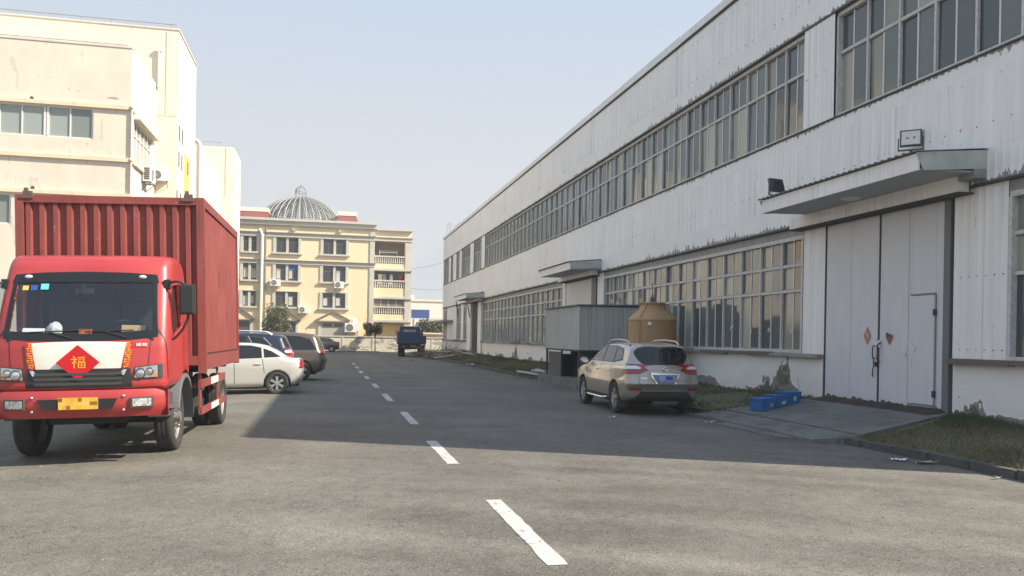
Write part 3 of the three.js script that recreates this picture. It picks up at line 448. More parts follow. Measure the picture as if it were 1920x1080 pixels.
function carField(o) {
  const B = smooth(o.body, 3), G = smooth(o.roof, 3), { hw, L, belt, H } = o;
  const T0 = o.tail0 || 0, plan = (l) => { const a = (l - T0) / (L - T0); return hw * (1 - 0.10 * Math.pow(clamp((0.10 - a) / 0.10), 2) - 0.16 * Math.pow(clamp((a - 0.84) / 0.16), 2) - 0.012 * Math.pow(2 * a - 1, 2)); };
  return (l, y, w) => {
    w = Math.abs(w); const pl = plan(l), side = pl * (1 - 0.05 * Math.pow(clamp((y - 0.62) / 0.6, -1, 1), 2) - 0.02 * sstep(0.72, 0.95, y)) ;
    const corner = o.round ?? 0.16, a = smax(sdPoly(B, l + 0.25 * Math.max(0, w - 0.45) * (l < 1 ? -1 : 0) * (1 - clamp(l)), y), w - side, corner);
    const top = smax(sdPoly(G, l + (l < 1.2 ? -0.22 : 0.22) * w * w * (l > L * 0.55 || l < 1.2 ? 1 : 0), y), (w - (pl - 0.045 - (o.tumble ?? 0.46) * Math.max(0, y - belt))) * 0.92, o.roofRound ?? 0.14);
    let f = smin(a, top, 0.06);
    for (const x of o.axles) { const dx = l - x, dy = y - o.r, dist = Math.hypot(dx, dy) - o.r * 1.15; f = smax(f, -Math.max(dist, hw - 0.30 - w), 0.02); }
    return f;
  };
}
function makeCar(name, label, o, pos, ry, group) {
  const t = thing(name, label, 'car', pos, ry, group), s = o.shell, P = o.paint, l0 = s.l0, z = (l) => l0 - l;
  mesh('body', [o.geo], P, t);
  const both = (n, pts, m, d, c) => { for (const v of ['left', 'right']) mesh(n, [s.patch(v, pts, d, c)], m, t); };
  for (const w of o.windows) both('side_window', w, carGlass, 0.004);
  if (o.pillars) both('window_trim', o.pillars, blackTrim, 0.002);
  if (o.chromeTrim) for (const c of o.chromeTrim) for (const sd of ['left', 'right']) { const q = s.patch(sd, c, 0.012); mesh('chrome_trim', [q], chrome, t); }
  mesh('rear_window', [s.patch('rear', o.rearWindow, 0.004, 3)], carGlass, t);
  mesh('windscreen', [s.patch('front', o.screen, 0.004)], carGlass, t);
  for (const p of o.tail || []) { mesh('tail_light', [s.patch('rear', p, 0.012)], redLens, t); mesh('tail_light', [s.patch('rear', mirrorW(p).reverse(), 0.012)], redLens, t); }
  for (const p of o.tailClear || []) { mesh('lamp_insert', [s.patch('rear', p, 0.018)], clearLens, t); mesh('lamp_insert', [s.patch('rear', mirrorW(p).reverse(), 0.018)], clearLens, t); }
  for (const p of o.tailSide || []) both('tail_light', p, redLens, 0.012);
  for (const p of o.head || []) both('headlight', p, clearLens, 0.01);
  for (const p of o.cladding || []) mesh('bumper_lower', [s.patch('rear', p, 0.008)], plastic, t);
  if (o.sill) both('sill', o.sill, o.sillMat || plastic, 0.006);
  for (const p of o.seams || []) both('door_seam', p, blackTrim, 0.0015);
  for (const [l, y] of o.handles || []) for (const k of [-1, 1]) { let w = o.hw; while (w > 0.3 && s.f(l, y, w) > 0) w -= 0.004; mesh('door_handle', [put(new THREE.CapsuleGeometry(0.016, 0.16, 4, 8).rotateX(Math.PI / 2), k * (w + 0.018), y, z(l))], o.handleMat || P, t); }
  for (const l of o.axles) for (const k of [-1, 1]) wheel(t, k * (o.hw - 0.115), z(l), o.r, o.tw || 0.215, o.wheels, k);
  mesh('underbody', [box(o.hw * 1.5, 0.2, o.L - 0.8, 0, 0.32, z(o.L / 2)), box(o.hw * 1.2, 0.14, 0.14, 0, o.r, z(o.axles[0])), box(o.hw * 1.2, 0.14, 0.14, 0, o.r, z(o.axles[1]))], std(0.012, 0.012, 0.012, 0.9), t);
  for (const k of [-1, 1]) { const m = sub('door_mirror', t), [l, y] = o.mirror; mesh('mirror_shell', [put(new THREE.SphereGeometry(0.1, 16, 12).scale(1.15, 0.82, 0.7), k * (o.hw + 0.09), y, z(l))], P, m); mesh('mirror_glass', [put(new THREE.CircleGeometry(0.07, 16).scale(1.25, 0.85, 1), k * (o.hw + 0.09), y, z(l) + 0.075)], chrome, m); }
  return t;
}
const twoTone = { spokes: 7, width: 0.16, mat: rimMat };
// ---- crossover (shape shared by the two sport utility cars)
const suvO = {
  L: 4.8, hw: 0.905, H: 1.66, belt: 1.08, r: 0.362, axles: [1.03, 3.75], tumble: 0.42, mirror: [3.25, 1.17],
  body: [[0.06, 0.60], [0.10, 0.42], [0.3, 0.32], [1.0, 0.28], [3.6, 0.26], [4.45, 0.30], [4.74, 0.42], [4.8, 0.66], [4.68, 0.90], [4.25, 1.02], [3.7, 1.09], [3.0, 1.12], [1.5, 1.15], [0.5, 1.16], [0.2, 1.14], [0.10, 1.0], [0.05, 0.84], [0.0, 0.74]],
  roof: [[3.85, 1.0], [3.5, 1.2], [3.0, 1.46], [2.6, 1.59], [2.2, 1.645], [1.6, 1.66], [1.0, 1.645], [0.55, 1.60], [0.36, 1.555], [0.30, 1.44], [0.18, 1.20], [0.12, 1.05], [0.4, 0.85], [2, 0.8], [3.5, 0.85]],
  windows: [[[3.22, 1.20], [2.78, 1.47], [2.30, 1.555], [2.22, 1.19]], [[2.14, 1.19], [2.2, 1.56], [1.5, 1.555], [1.36, 1.2]], [[1.28, 1.21], [1.40, 1.54], [0.98, 1.49], [0.78, 1.27]]],
  pillars: [[3.32, 1.18], [2.82, 1.49], [2.3, 1.575], [1.5, 1.575], [0.95, 1.51], [0.7, 1.24], [1.3, 1.18]],
  screen: [[-0.62, 1.2], [0.62, 1.2], [0.52, 1.5], [-0.52, 1.5]],
  rearWindow: [[-0.5, 1.545], [0, 1.56], [0.5, 1.545], [0.62, 1.46], [0.63, 1.38], [0.5, 1.19], [0.3, 1.165], [-0.3, 1.165], [-0.5, 1.19], [-0.63, 1.38], [-0.62, 1.46]],
  tail: [[[0.47, 1.10], [0.5, 1.02], [0.56, 0.96], [0.84, 0.94], [0.90, 1.02], [0.9, 1.12], [0.84, 1.17], [0.62, 1.15]]],
  tailClear: [[[0.53, 1.09], [0.56, 1.055], [0.85, 1.055], [0.86, 1.12], [0.64, 1.125]]],
  tailSide: [[[0.05, 0.96], [0.30, 1.0], [0.36, 1.1], [0.28, 1.17], [0.1, 1.15]]],
  head: [[[4.2, 0.86], [4.62, 0.72], [4.7, 0.82], [4.3, 0.96]]],
  cladding: [[[-0.56, 0.56], [0.56, 0.56], [0.68, 0.40], [0.8, 0.36], [0.78, 0.30], [-0.78, 0.30], [-0.8, 0.36], [-0.68, 0.40]]],
  sill: [[1.5, 0.30], [3.3, 0.30], [3.3, 0.41], [1.5, 0.41]],
  seams: [[[2.16, 0.42], [2.172, 0.42], [2.192, 1.17], [2.18, 1.17]], [[3.3, 0.5], [3.312, 0.5], [3.33, 1.15], [3.318, 1.15]], [[1.28, 0.78], [1.292, 0.78], [1.31, 1.18], [1.298, 1.18]]],
  handles: [[1.52, 0.99], [2.45, 0.99]], handleMat: chrome, wheels: { spokes: 5, twin: true, width: 0.15, face: 0.62 },
};
suvO.shell = new Shell(carField(suvO), [-0.1, 0.15, -1.02], [4.95, 1.8, 1.02], 0.045, 1.03); suvO.geo = suvO.shell.geo();
const champagne = paintOf(0.38, 0.355, 0.315, 0.75), navy = paintOf(0.012, 0.017, 0.03, 0.3);
const SUVP = [7.34, 0, -18.22];
const suv = makeCar('parked_suv', 'champagne silver SUV with red tail lights parked along the kerb on the right', { ...suvO, paint: champagne }, SUVP, -0.035); suv.scale.setScalar(0.985);
{
  const s = suvO.shell, z = (l) => 1.03 - l;
  const railPts = (k) => [V(k * 0.60, 1.60, z(0.75)), V(k * 0.595, 1.69, z(0.95)), V(k * 0.575, 1.72, z(1.6)), V(k * 0.56, 1.70, z(2.3)), V(k * 0.56, 1.60, z(2.6))];
  for (const k of [-1, 1]) mesh('roof_rail', [tube(railPts(k), 0.022)], std(0.5, 0.49, 0.47, 0.35, { metalness: 0.7 }), suv);
  mesh('chrome_bar', [s.patch('rear', [[-0.34, 0.93], [0.34, 0.93], [0.33, 0.985], [-0.33, 0.985]], 0.03)], chrome, suv);
  mesh('plate_recess', [s.patch('rear', [[-0.31, 0.92], [0.31, 0.92], [0.22, 0.74], [-0.22, 0.74]], 0.004)], std(0.28, 0.25, 0.21, 0.5), suv);
  for (const k of [-1, 1]) mesh('chrome_trim', [s.patch('rear', k < 0 ? [[-0.34, 0.925], [-0.30, 0.925], [-0.20, 0.74], [-0.235, 0.74]] : [[0.30, 0.925], [0.34, 0.925], [0.235, 0.74], [0.20, 0.74]], 0.018)], chrome, suv);
  const plate = print(64, 20, (c) => { ['#5c79b4', '#9aa8d8', '#96a8da', '#8d9fd6', '#2a47a8', '#2846b0', '#2b4bab', '#8090a8'].forEach((k, i) => { c.fillStyle = k; c.fillRect(i * 8, 0, 8, 13); }); ['#6a7f9c', '#7f8fb0', '#8f9cc0', '#7288b4', '#8a94a8', '#98938a', '#9c9488', '#7f8790'].forEach((k, i) => { c.fillStyle = k; c.fillRect(i * 8, 13, 8, 7); }); });
  mesh('number_plate', [box(0.44, 0.14, 0.012, 0, 0.845, z(0.0) + 0.005, -0.12)], std(0.45, 0.5, 0.7, 0.5), suv); const pl = mesh('plate_print', [new THREE.PlaneGeometry(0.43, 0.13).rotateX(-0.12).translate(0, 0.845, z(0) + 0.0125)], new THREE.MeshStandardMaterial({ map: plate, roughness: 0.4 }), suv, true);
  mesh('emblem', [put(new THREE.TorusGeometry(0.05, 0.012, 8, 28).scale(1.25, 0.8, 1), 0.02, 1.065, z(0.085) + 0.0), box(0.07, 0.012, 0.012, 0.02, 1.065, z(0.085)), box(0.012, 0.05, 0.012, 0.02, 1.065, z(0.085))], chrome, suv);
  mesh('badge', [s.patch('rear', [[-0.56, 0.85], [-0.42, 0.845], [-0.42, 0.865], [-0.56, 0.87]], 0.008)], chrome, suv);
  for (const k of [-1, 1]) mesh('reflector', [s.patch('rear', (k < 0 ? (p) => p : (p) => mirrorW(p).reverse())([[-0.80, 0.585], [-0.54, 0.58], [-0.55, 0.64], [-0.81, 0.645]]), 0.012)], redLens, suv);
  mesh('bumper_crease', [s.patch('rear', [[-0.86, 0.70], [0.86, 0.70], [0.86, 0.715], [-0.86, 0.715]], 0.01)], champagne, suv);
  mesh('tailgate_seam', [s.patch('rear', [[-0.60, 0.715], [0.60, 0.715], [0.60, 0.726], [-0.60, 0.726]], 0.0015), s.patch('rear', [[-0.61, 0.726], [-0.6, 0.726], [-0.6, 1.16], [-0.61, 1.16]], 0.0015), s.patch('rear', [[0.6, 0.726], [0.61, 0.726], [0.61, 1.16], [0.6, 1.16]], 0.0015)], blackTrim, suv);
  for (const k of [-1, 1]) mesh('side_step', [tube([V(k * 0.84, 0.36, z(3.25)), V(k * 0.96, 0.33, z(3.0)), V(k * 0.96, 0.32, z(1.8)), V(k * 0.84, 0.35, z(1.55))], 0.03)], chrome, suv);
  mesh('spoiler', [s.patch('rear', [[-0.5, 1.575], [0.5, 1.575], [0.48, 1.61], [-0.48, 1.61]], 0.03)], champagne, suv);
  mesh('mud_flap', [box(0.24, 0.22, 0.02, -0.78, 0.27, z(0.60)), box(0.24, 0.22, 0.02, 0.78, 0.27, z(0.60))], plastic, suv);
  mesh('exhaust_silencer', [cyl(0.1, 0.6, 0.1, 0.32, z(0.35), 'x', 14)], std(0.2, 0.2, 0.2, 0.5, { metalness: 0.5 }), suv);
}
// ---- saloon
const sedO = {
  L: 4.52, hw: 0.865, H: 1.445, belt: 0.98, r: 0.315, axles: [1.0, 3.6], tumble: 0.45, mirror: [3.0, 1.0], roofRound: 0.12,
  body: [[0.03, 0.58], [0.06, 0.40], [0.3, 0.26], [1.0, 0.22], [3.5, 0.20], [4.2, 0.24], [4.46, 0.36], [4.52, 0.56], [4.42, 0.72], [4.0, 0.84], [3.5, 0.92], [2.9, 0.955], [1.6, 0.985], [0.8, 1.01], [0.3, 1.015], [0.1, 0.99], [0.04, 0.88], [0.0, 0.72]],
  roof: [[3.6, 0.85], [3.25, 1.0], [2.8, 1.27], [2.45, 1.395], [2.1, 1.44], [1.75, 1.44], [1.35, 1.39], [1.0, 1.26], [0.62, 1.06], [0.4, 0.95], [0.7, 0.75], [3.2, 0.75]],
  windows: [[[3.02, 1.0], [2.62, 1.27], [2.22, 1.365], [2.17, 1.0]], [[2.09, 1.0], [2.13, 1.375], [1.7, 1.365], [1.42, 1.31], [1.40, 1.02]], [[1.34, 1.03], [1.36, 1.285], [1.15, 1.21], [0.86, 1.05]]],
  screen: [[-0.6, 1.03], [0.6, 1.03], [0.5, 1.32], [-0.5, 1.32]], rearWindow: [[-0.58, 1.07], [0.58, 1.07], [0.48, 1.32], [0, 1.34], [-0.48, 1.32]],
  tail: [[[0.5, 0.95], [0.5, 0.80], [0.74, 0.72], [0.84, 0.74], [0.83, 0.95], [0.7, 0.98]]], tailSide: [[[0.02, 0.92], [0.10, 0.97], [0.17, 0.94], [0.10, 0.78], [0.03, 0.74]]],
  head: [[[3.95, 0.74], [4.35, 0.62], [4.42, 0.68], [4.05, 0.82]]], sill: [[1.45, 0.225], [3.2, 0.215], [3.2, 0.285], [1.45, 0.295]],
  seams: [[[2.12, 0.3], [2.132, 0.3], [2.14, 0.99], [2.128, 0.99]], [[3.1, 0.35], [3.112, 0.35], [3.12, 0.96], [3.108, 0.96]], [[1.33, 0.60], [1.342, 0.6], [1.40, 1.0], [1.388, 1.0]]],
  handles: [[1.52, 0.85], [2.45, 0.84]], wheels: { spokes: 6, twin: true, width: 0.15, face: 0.75 },
};
{ const q = (p) => p.map(([l, y]) => [l < 1 ? 0.24 + 0.76 * l : l, y]); sedO.tail0 = 0.24; sedO.body = q(sedO.body); sedO.roof = q(sedO.roof); sedO.windows = sedO.windows.map(q); sedO.tailSide = sedO.tailSide.map(q); }
sedO.shell = new Shell(carField(sedO), [0.1, 0.1, -0.98], [4.65, 1.56, 0.98], 0.045, 1.0); sedO.shell.rearMax = 0.42; sedO.geo = sedO.shell.geo();
const whitePaint = paintOf(0.55, 0.53, 0.475, 0.25), maroon = paintOf(0.10, 0.065, 0.06, 0.5);
const parkY = (x) => groundY(x);
const sedan = makeCar('parked_sedan', 'white sedan parked side on behind the red box truck', { ...sedO, paint: whitePaint, sillMat: whitePaint }, [-1.42, parkY(-1.42) - 0.01, -24.92], Math.PI / 2 + 0.07); sedan.rotation.x = -0.018;
makeCar('parked_sedan', 'dark maroon sedan parked far off beside the stained boundary wall', { ...sedO, paint: maroon, sillMat: maroon, wheels: { spokes: 10, width: 0.13, face: 0.7 } }, [0.4, 0, -84.2], Math.PI / 2 - 0.05);
// ---- navy car: the crossover shape in dark paint with bright window frame and rails
const nav = makeCar('parked_suv', 'dark navy SUV with chrome window frame between the white sedan and brown van', { ...suvO, paint: navy, handleMat: navy, chromeTrim: [[[1.28, 1.21], [1.30, 1.195], [0.74, 1.26], [0.78, 1.28]], [[0.98, 1.50], [0.76, 1.28], [0.74, 1.29], [0.96, 1.52]], [[1.22, 1.20], [1.24, 1.20], [1.42, 1.55], [1.40, 1.56]], [[3.2, 1.19], [1.3, 1.19], [1.3, 1.205], [3.2, 1.205]]] }, [-1.98, parkY(-1.9), -27.4], Math.PI / 2 + 0.02); nav.rotation.x = -0.02; nav.scale.setScalar(1.03);
for (const k of [-1, 1]) mesh('roof_rail', [tube([V(k * 0.62, 1.58, 0.3), V(k * 0.61, 1.69, 0.1), V(k * 0.58, 1.72, -0.7), V(k * 0.56, 1.69, -1.5), V(k * 0.56, 1.60, -1.8)], 0.026)], std(0.75, 0.75, 0.74, 0.3, { metalness: 0.6 }), nav);
// ---- people carrier
const vanO = {
  L: 4.9, hw: 0.93, H: 1.76, belt: 1.06, r: 0.345, axles: [0.92, 3.85], tumble: 0.30, mirror: [3.55, 1.15],
  body: [[0.05, 0.58], [0.08, 0.40], [0.3, 0.28], [1.0, 0.24], [3.8, 0.22], [4.6, 0.26], [4.84, 0.4], [4.9, 0.62], [4.78, 0.82], [4.4, 0.96], [3.9, 1.06], [3, 1.08], [1.5, 1.09], [0.4, 1.09], [0.12, 1.06], [0.05, 0.9], [0.0, 0.72]],
  roof: [[4.2, 0.95], [3.9, 1.16], [3.4, 1.48], [3.0, 1.66], [2.5, 1.745], [1.8, 1.76], [1.0, 1.745], [0.55, 1.70], [0.36, 1.64], [0.24, 1.45], [0.12, 1.15], [0.08, 1.0], [0.4, 0.8], [3.8, 0.8]],
  windows: [[[3.5, 1.12], [3.05, 1.5], [2.6, 1.62], [2.55, 1.11]], [[2.47, 1.11], [2.5, 1.63], [1.75, 1.645], [1.72, 1.11]], [[1.64, 1.11], [1.66, 1.645], [1.0, 1.61], [0.62, 1.5], [0.36, 1.12]]],
  screen: [[-0.66, 1.15], [0.66, 1.15], [0.56, 1.58], [-0.56, 1.58]], rearWindow: [[-0.62, 1.2], [0.62, 1.2], [0.56, 1.6], [0, 1.63], [-0.56, 1.6]],
  tail: [[[0.66, 1.18], [0.66, 0.92], [0.9, 0.9], [0.9, 1.18]]], tailSide: [[[0.03, 0.92], [0.14, 0.94], [0.16, 1.15], [0.06, 1.2]]], sill: [[1.4, 0.26], [3.4, 0.25], [3.4, 0.33], [1.4, 0.34]],
  seams: [[[2.5, 0.35], [2.512, 0.35], [2.52, 1.09], [2.508, 1.09]], [[1.5, 0.7], [1.512, 0.7], [1.66, 1.09], [1.648, 1.09]]], handles: [[2.3, 0.92], [2.75, 0.92]], wheels: { spokes: 5, twin: true, width: 0.15, face: 0.7 },
};
vanO.shell = new Shell(carField(vanO), [-0.1, 0.1, -1.04], [5.05, 1.88, 1.04], 0.045, 0.92); vanO.shell.rearMax = 0.26; vanO.geo = vanO.shell.geo();
const bronze = paintOf(0.135, 0.105, 0.08, 0.6);
const van = makeCar('parked_van', 'brown people carrier van with dark glass parked beyond the navy SUV', { ...vanO, paint: bronze }, [-0.92, parkY(-0.9), -32.0], Math.PI / 2 - 0.01); van.rotation.x = -0.015;
let fuPrint;
// ---------------------------------------------------------------- red box truck in the left foreground
const truckRed = new THREE.MeshPhysicalMaterial({ map: per(tex(512, 512, (u, v) => { const n = fbm(u, v, 6, 6, 151, 5), s = fbm(u, v, 40, 40, 153, 3); return [0.39 + 0.10 * (n - 0.5) - 0.03 * s, 0.024 + 0.024 * n, 0.026 + 0.02 * n]; }), 2.2, 2.2), roughness: 0.42, clearcoat: 0.5, clearcoatRoughness: 0.2 });
const boxRed = new THREE.MeshStandardMaterial({ map: per(tex(1024, 1024, (u, v, i, j) => { const n = fbm(u, v, 5, 5, 161, 6), st = fbm(u, v, 70, 4, 163, 5), sp = fbm(u, v, 50, 34, 166, 4); let c = [0.225 + 0.09 * (n - 0.5), 0.036 + 0.03 * n, 0.031 + 0.024 * n]; if (st > 0.62) c = c.map((q, k) => q * lerp(1, [0.72, 0.85, 0.85][k], (st - 0.62) * 6)); if (sp > 0.79) c = [0.25, 0.13, 0.11]; if (sp < 0.17) c = [0.07, 0.03, 0.025]; return c; }), 2.6, 2.6), roughness: 0.62 });
const truck = thing('box_truck', 'red flat-nosed box truck with gold character on its bonnet, parked at left', 'truck', [-3.0, -0.04, -12.75], Math.PI - 0.012); truck.rotation.z = -0.03;
// local axes: nose at -z as in the cars; l = 0 at the tail of the cab
{
  const L = 1.62, hw = 1.035, l0 = -0.22 + L - 1.62 + 0.0;            // cab runs from z = +0.22 to z = -1.40
  const side = smooth([[0, 0.98], [0.02, 1.7], [0.04, 2.45], [0.10, 2.66], [0.3, 2.74], [0.7, 2.74], [1.0, 2.70], [1.11, 2.60], [1.17, 2.48], [1.36, 2.05], [1.50, 1.64], [1.54, 1.5], [1.57, 1.2], [1.56, 0.98], [1.50, 0.96], [0.9, 0.96], [0.6, 0.97]], 3);
  const ell = (l, y, w) => { w = Math.abs(w); const fr = l - 0.16 * w * w * w; const s = hw * (1 - 0.06 * Math.pow(clamp((y - 1.5) / 1.3), 2) - 0.0 * y); return smax(sdPoly(side, l + 0.11 * Math.pow(w, 3), y), w - s, 0.115); };
  const ws = [[-0.91, 1.63], [-0.6, 1.595], [0, 1.58], [0.6, 1.595], [0.91, 1.63], [0.89, 1.9], [0.85, 2.45], [0.5, 2.475], [0, 2.485], [-0.5, 2.475], [-0.85, 2.45], [-0.89, 1.9]];
  const dw = [[1.16, 1.74], [1.0, 2.30], [0.42, 2.36], [0.40, 1.78], [0.95, 1.66]];
  const inner = (l, y, w) => Math.max(ell(l, y, w) + 0.055, 1.42 - y);
  const opening = ws.map(([a, b]) => [a * 0.945, 1.67 + (b - 1.62) * 0.885]);
  const f = (l, y, w) => { let d = ell(l, y, w); d = Math.max(d, -inner(l, y, w)); d = Math.max(d, -Math.max(sdPoly(opening, w, y), 0.95 - l)); d = Math.max(d, -Math.max(sdPoly(dw, l, y), 0.75 - Math.abs(w))); const a = Math.hypot(l - 0.22, y - 0.55) - 0.60; return Math.max(d, -a); };
  const sh = new Shell(f, [-0.1, 0.85, -1.12], [1.72, 2.84, 1.12], 0.03, 0.22), outer = new Shell(ell, sh.lo, sh.hi, 0.03, 0.22), z = (l) => 0.22 - l;
  mesh('cab', [sh.geo()], truckRed, truck);
  const ringMat = phy(0.012, 0.013, 0.014, 0.08);
  // black band round the windscreen, four pieces
  const band = (pts) => outer.patch('front', pts, 0.006);
  mesh('windscreen_surround', [band([[-0.88, 2.34], [0.88, 2.34], [0.85, 2.45], [0.5, 2.475], [0, 2.485], [-0.5, 2.475], [-0.85, 2.45]]), band([[-0.91, 1.63], [-0.6, 1.595], [0, 1.58], [0.6, 1.595], [0.91, 1.63], [0.90, 1.72], [0, 1.67], [-0.90, 1.72]]), band([[0.84, 1.70], [0.91, 1.66], [0.89, 1.9], [0.86, 2.38], [0.81, 2.38]]), band([[-0.91, 1.66], [-0.84, 1.70], [-0.81, 2.38], [-0.86, 2.38], [-0.89, 1.9]])], ringMat, truck);
  const pane_ = (o) => phy(0.75, 0.8, 0.8, 0.02, { transmission: 1, thickness: 0, ior: 1.75 });
  const wsMat = pane_(); mesh('windscreen', [outer.patch('front', [[-0.86, 1.71], [0, 1.665], [0.86, 1.71], [0.82, 2.345], [-0.82, 2.345]], -0.006)], wsMat, truck);
  const dgl = pane_(); for (const v of ['left', 'right']) mesh('door_window', [outer.patch(v, [[1.14, 1.75], [0.99, 2.29], [0.43, 2.35], [0.41, 1.79], [0.95, 1.67]], -0.01)], dgl, truck);
  // interior
  const dark = std(0.03, 0.03, 0.032, 0.8);
  mesh('dashboard', [prism([[-1.22, 1.5], [-1.24, 1.62], [-0.98, 1.66], [-0.78, 1.60], [-0.72, 1.42], [-1.2, 1.42]], 1.7, 0.015).rotateY(-Math.PI / 2).translate(0.85, 0, 0)], dark, truck);
  mesh('cab_lining', [span(-0.86, 0.86, 1.42, 2.58, 0.10, 0.13), span(-0.84, 0.84, 2.52, 2.55, -0.85, 0.1), span(-0.88, 0.88, 1.40, 1.43, -1.15, 0.1)], std(0.05, 0.05, 0.052, 0.9), truck);
  for (const x of [-0.45, 0.05, 0.5]) mesh('seat', [box(0.46, 0.14, 0.5, x, 1.50, -0.28), box(0.46, 0.62, 0.12, x, 1.82, 0.0, -0.15), box(0.28, 0.18, 0.1, x, 2.2, 0.03)], std(0.06, 0.055, 0.055, 0.9), truck);
  mesh('rear_shelf', [box(1.1, 0.09, 0.05, -0.05, 2.36, 0.07)], std(0.25, 0.07, 0.07, 0.8), truck);
  mesh('steering_wheel', [put(new THREE.TorusGeometry(0.21, 0.018, 8, 32), -0.45, 1.74, -0.68, -1.05), rod(V(-0.45, 1.74, -0.68), V(-0.45, 1.5, -0.95), 0.03)], dark, truck);
  mesh('rear_view_mirror', [box(0.02, 0.1, 0.02, 0.02, 2.3, -1.0), box(0.22, 0.07, 0.02, 0.02, 2.24, -0.97)], dark, truck);
  // bonnet panel, paper character, side ribbons, grille, lights, bumper
  const white = new THREE.MeshPhysicalMaterial({ map: per(tex(256, 256, (u, v) => { const n = fbm(u, v, 4, 4, 171, 5); return [0.66 + 0.12 * (n - 0.5), 0.64 + 0.11 * (n - 0.5), 0.57 + 0.12 * (n - 0.5)]; }), 1, 1), roughness: 0.4, clearcoat: 0.4 });
  mesh('bonnet_panel', [outer.patch('front', [[-0.50, 1.235], [0.50, 1.235], [0.565, 1.56], [0.3, 1.572], [0, 1.577], [-0.3, 1.572], [-0.565, 1.56]], 0.012)], white, truck);
  const gold = '#d9a52a';
  const ribbon = print(32, 128, (c) => { c.fillStyle = '#a5251f'; c.fillRect(0, 0, 32, 128); c.fillStyle = gold; const q = rng(3); for (let i = 0; i < 11; i++) { c.fillRect(4 + q() * 6, i * 11.6 + 1, 14 + q() * 8, 3); c.fillRect(6 + q() * 14, i * 11.6, 3, 9); c.fillRect(18 + q() * 8, i * 11.6 + 2, 2.5, 8); } });
  const ribMat = new THREE.MeshStandardMaterial({ map: ribbon, roughness: 0.45 });
  for (const k of [-1, 1]) mesh('ribbon', [outer.patch('front', k > 0 ? [[0.495, 1.235], [0.58, 1.235], [0.635, 1.555], [0.555, 1.56]] : [[-0.58, 1.235], [-0.495, 1.235], [-0.555, 1.56], [-0.635, 1.555]], 0.018)], ribMat, truck, true);
  const fu = (bg, ink, worn) => print(256, 256, (c, w, h) => {
    c.fillStyle = bg; c.fillRect(0, 0, w, h); c.save(); c.translate(128, 128); c.rotate(Math.PI / 4); c.translate(-128, -128); c.strokeStyle = ink; c.lineCap = 'round'; c.lineJoin = 'round';
    const s = (wd, ...p) => { c.lineWidth = wd; c.beginPath(); c.moveTo(p[0], p[1]); for (let i = 2; i < p.length; i += 2) c.lineTo(p[i], p[i + 1]); c.stroke(); };
    s(11, 92, 66, 104, 80); s(10, 74, 96, 118, 90, 84, 134); s(11, 98, 112, 98, 180); s(9, 106, 116, 118, 130);                       // left side
    s(9, 130, 76, 186, 72); s(8, 136, 92, 136, 116, 180, 114, 180, 90, 136, 92);                                                    // stroke, mouth
    s(9, 132, 130, 132, 180); s(9, 132, 130, 186, 126, 186, 180); s(8, 132, 178, 186, 178); s(7, 134, 154, 184, 152); s(7, 159, 128, 159, 178); // field
    c.restore(); const q = rng(9); c.fillStyle = ink; for (let i = 0; i < 60; i++) { const a = q() * 256, b = q() * 256, d = Math.abs(a - 128) + Math.abs(b - 128); if (Math.min(a, b, 256 - a, 256 - b) < 34) { c.globalAlpha = 0.35; c.fillRect(a, b, 8 * q() + 2, 4 * q() + 1); } } c.globalAlpha = 1;
    if (worn) { c.fillStyle = worn; for (let i = 0; i < 90; i++) { c.globalAlpha = 0.5 * q(); c.beginPath(); c.arc(q() * 256, q() * 256, 5 + 13 * q(), 0, 7); c.fill(); } c.globalAlpha = 1; }
  });
  fuPrint = fu;
  { const s = 0.172 * Math.SQRT2, g = new THREE.PlaneGeometry(s * 1.414, s * 1.414, 8, 8).rotateZ(Math.PI / 4).scale(1.05, 0.92, 1), p = g.attributes.position; for (let i = 0; i < p.count; i++) p.setZ(i, 0.01 * Math.sin(p.getX(i) * 14) * p.getY(i)); g.computeVertexNormals();
    const m = new THREE.Mesh(g.rotateY(Math.PI).translate(-0.0, 1.315, z(1.6) - 0.015), new THREE.MeshStandardMaterial({ map: fu('#c01620', gold), roughness: 0.35, side: THREE.DoubleSide })); m.name = 'paper_charm'; m.castShadow = m.receiveShadow = true; m.userData.label = 'red diamond paper with a gold good-fortune character'; truck.add(m); }
  const grille = std(0.022, 0.023, 0.025, 0.55), gz = z(1.57);
  mesh('grille', [outer.patch('front', [[-0.62, 1.0], [0.62, 1.0], [0.60, 1.23], [-0.60, 1.23]], 0.012)], grille, truck);
  for (let k = 0; k < 3; k++) mesh('grille_slat', [outer.patch('front', [[-0.5, 1.035 + k * 0.06], [0.5, 1.035 + k * 0.06], [0.51, 1.065 + k * 0.06], [-0.51, 1.065 + k * 0.06]], 0.045)], std(0.05, 0.053, 0.056, 0.45), truck);
  for (const k of [-1, 1]) mesh('chrome_accent', [outer.patch('front', k > 0 ? [[0.47, 1.16], [0.53, 1.15], [0.56, 1.22], [0.52, 1.22]] : [[-0.53, 1.15], [-0.47, 1.16], [-0.52, 1.22], [-0.56, 1.22]], 0.03)], chrome, truck);
  for (const k of [-1, 1]) {
    const h = sub('headlight', truck), mir = (p) => (k > 0 ? p : mirrorW(p).reverse());
    mesh('housing', [outer.patch('front', mir([[0.63, 1.09], [0.97, 1.10], [0.97, 1.28], [0.65, 1.25]]), 0.008)], std(0.05, 0.05, 0.05, 0.4), h);
    mesh('reflector', [outer.patch('front', mir([[0.645, 1.105], [0.91, 1.115], [0.91, 1.265], [0.66, 1.235]]), 0.02)], std(0.6, 0.6, 0.6, 0.22, { metalness: 0.85 }), h);
    const at = (w, y) => { let l = 1.7; while (ell(l, y, w) > 0) l -= 0.004; return l + 0.028; };
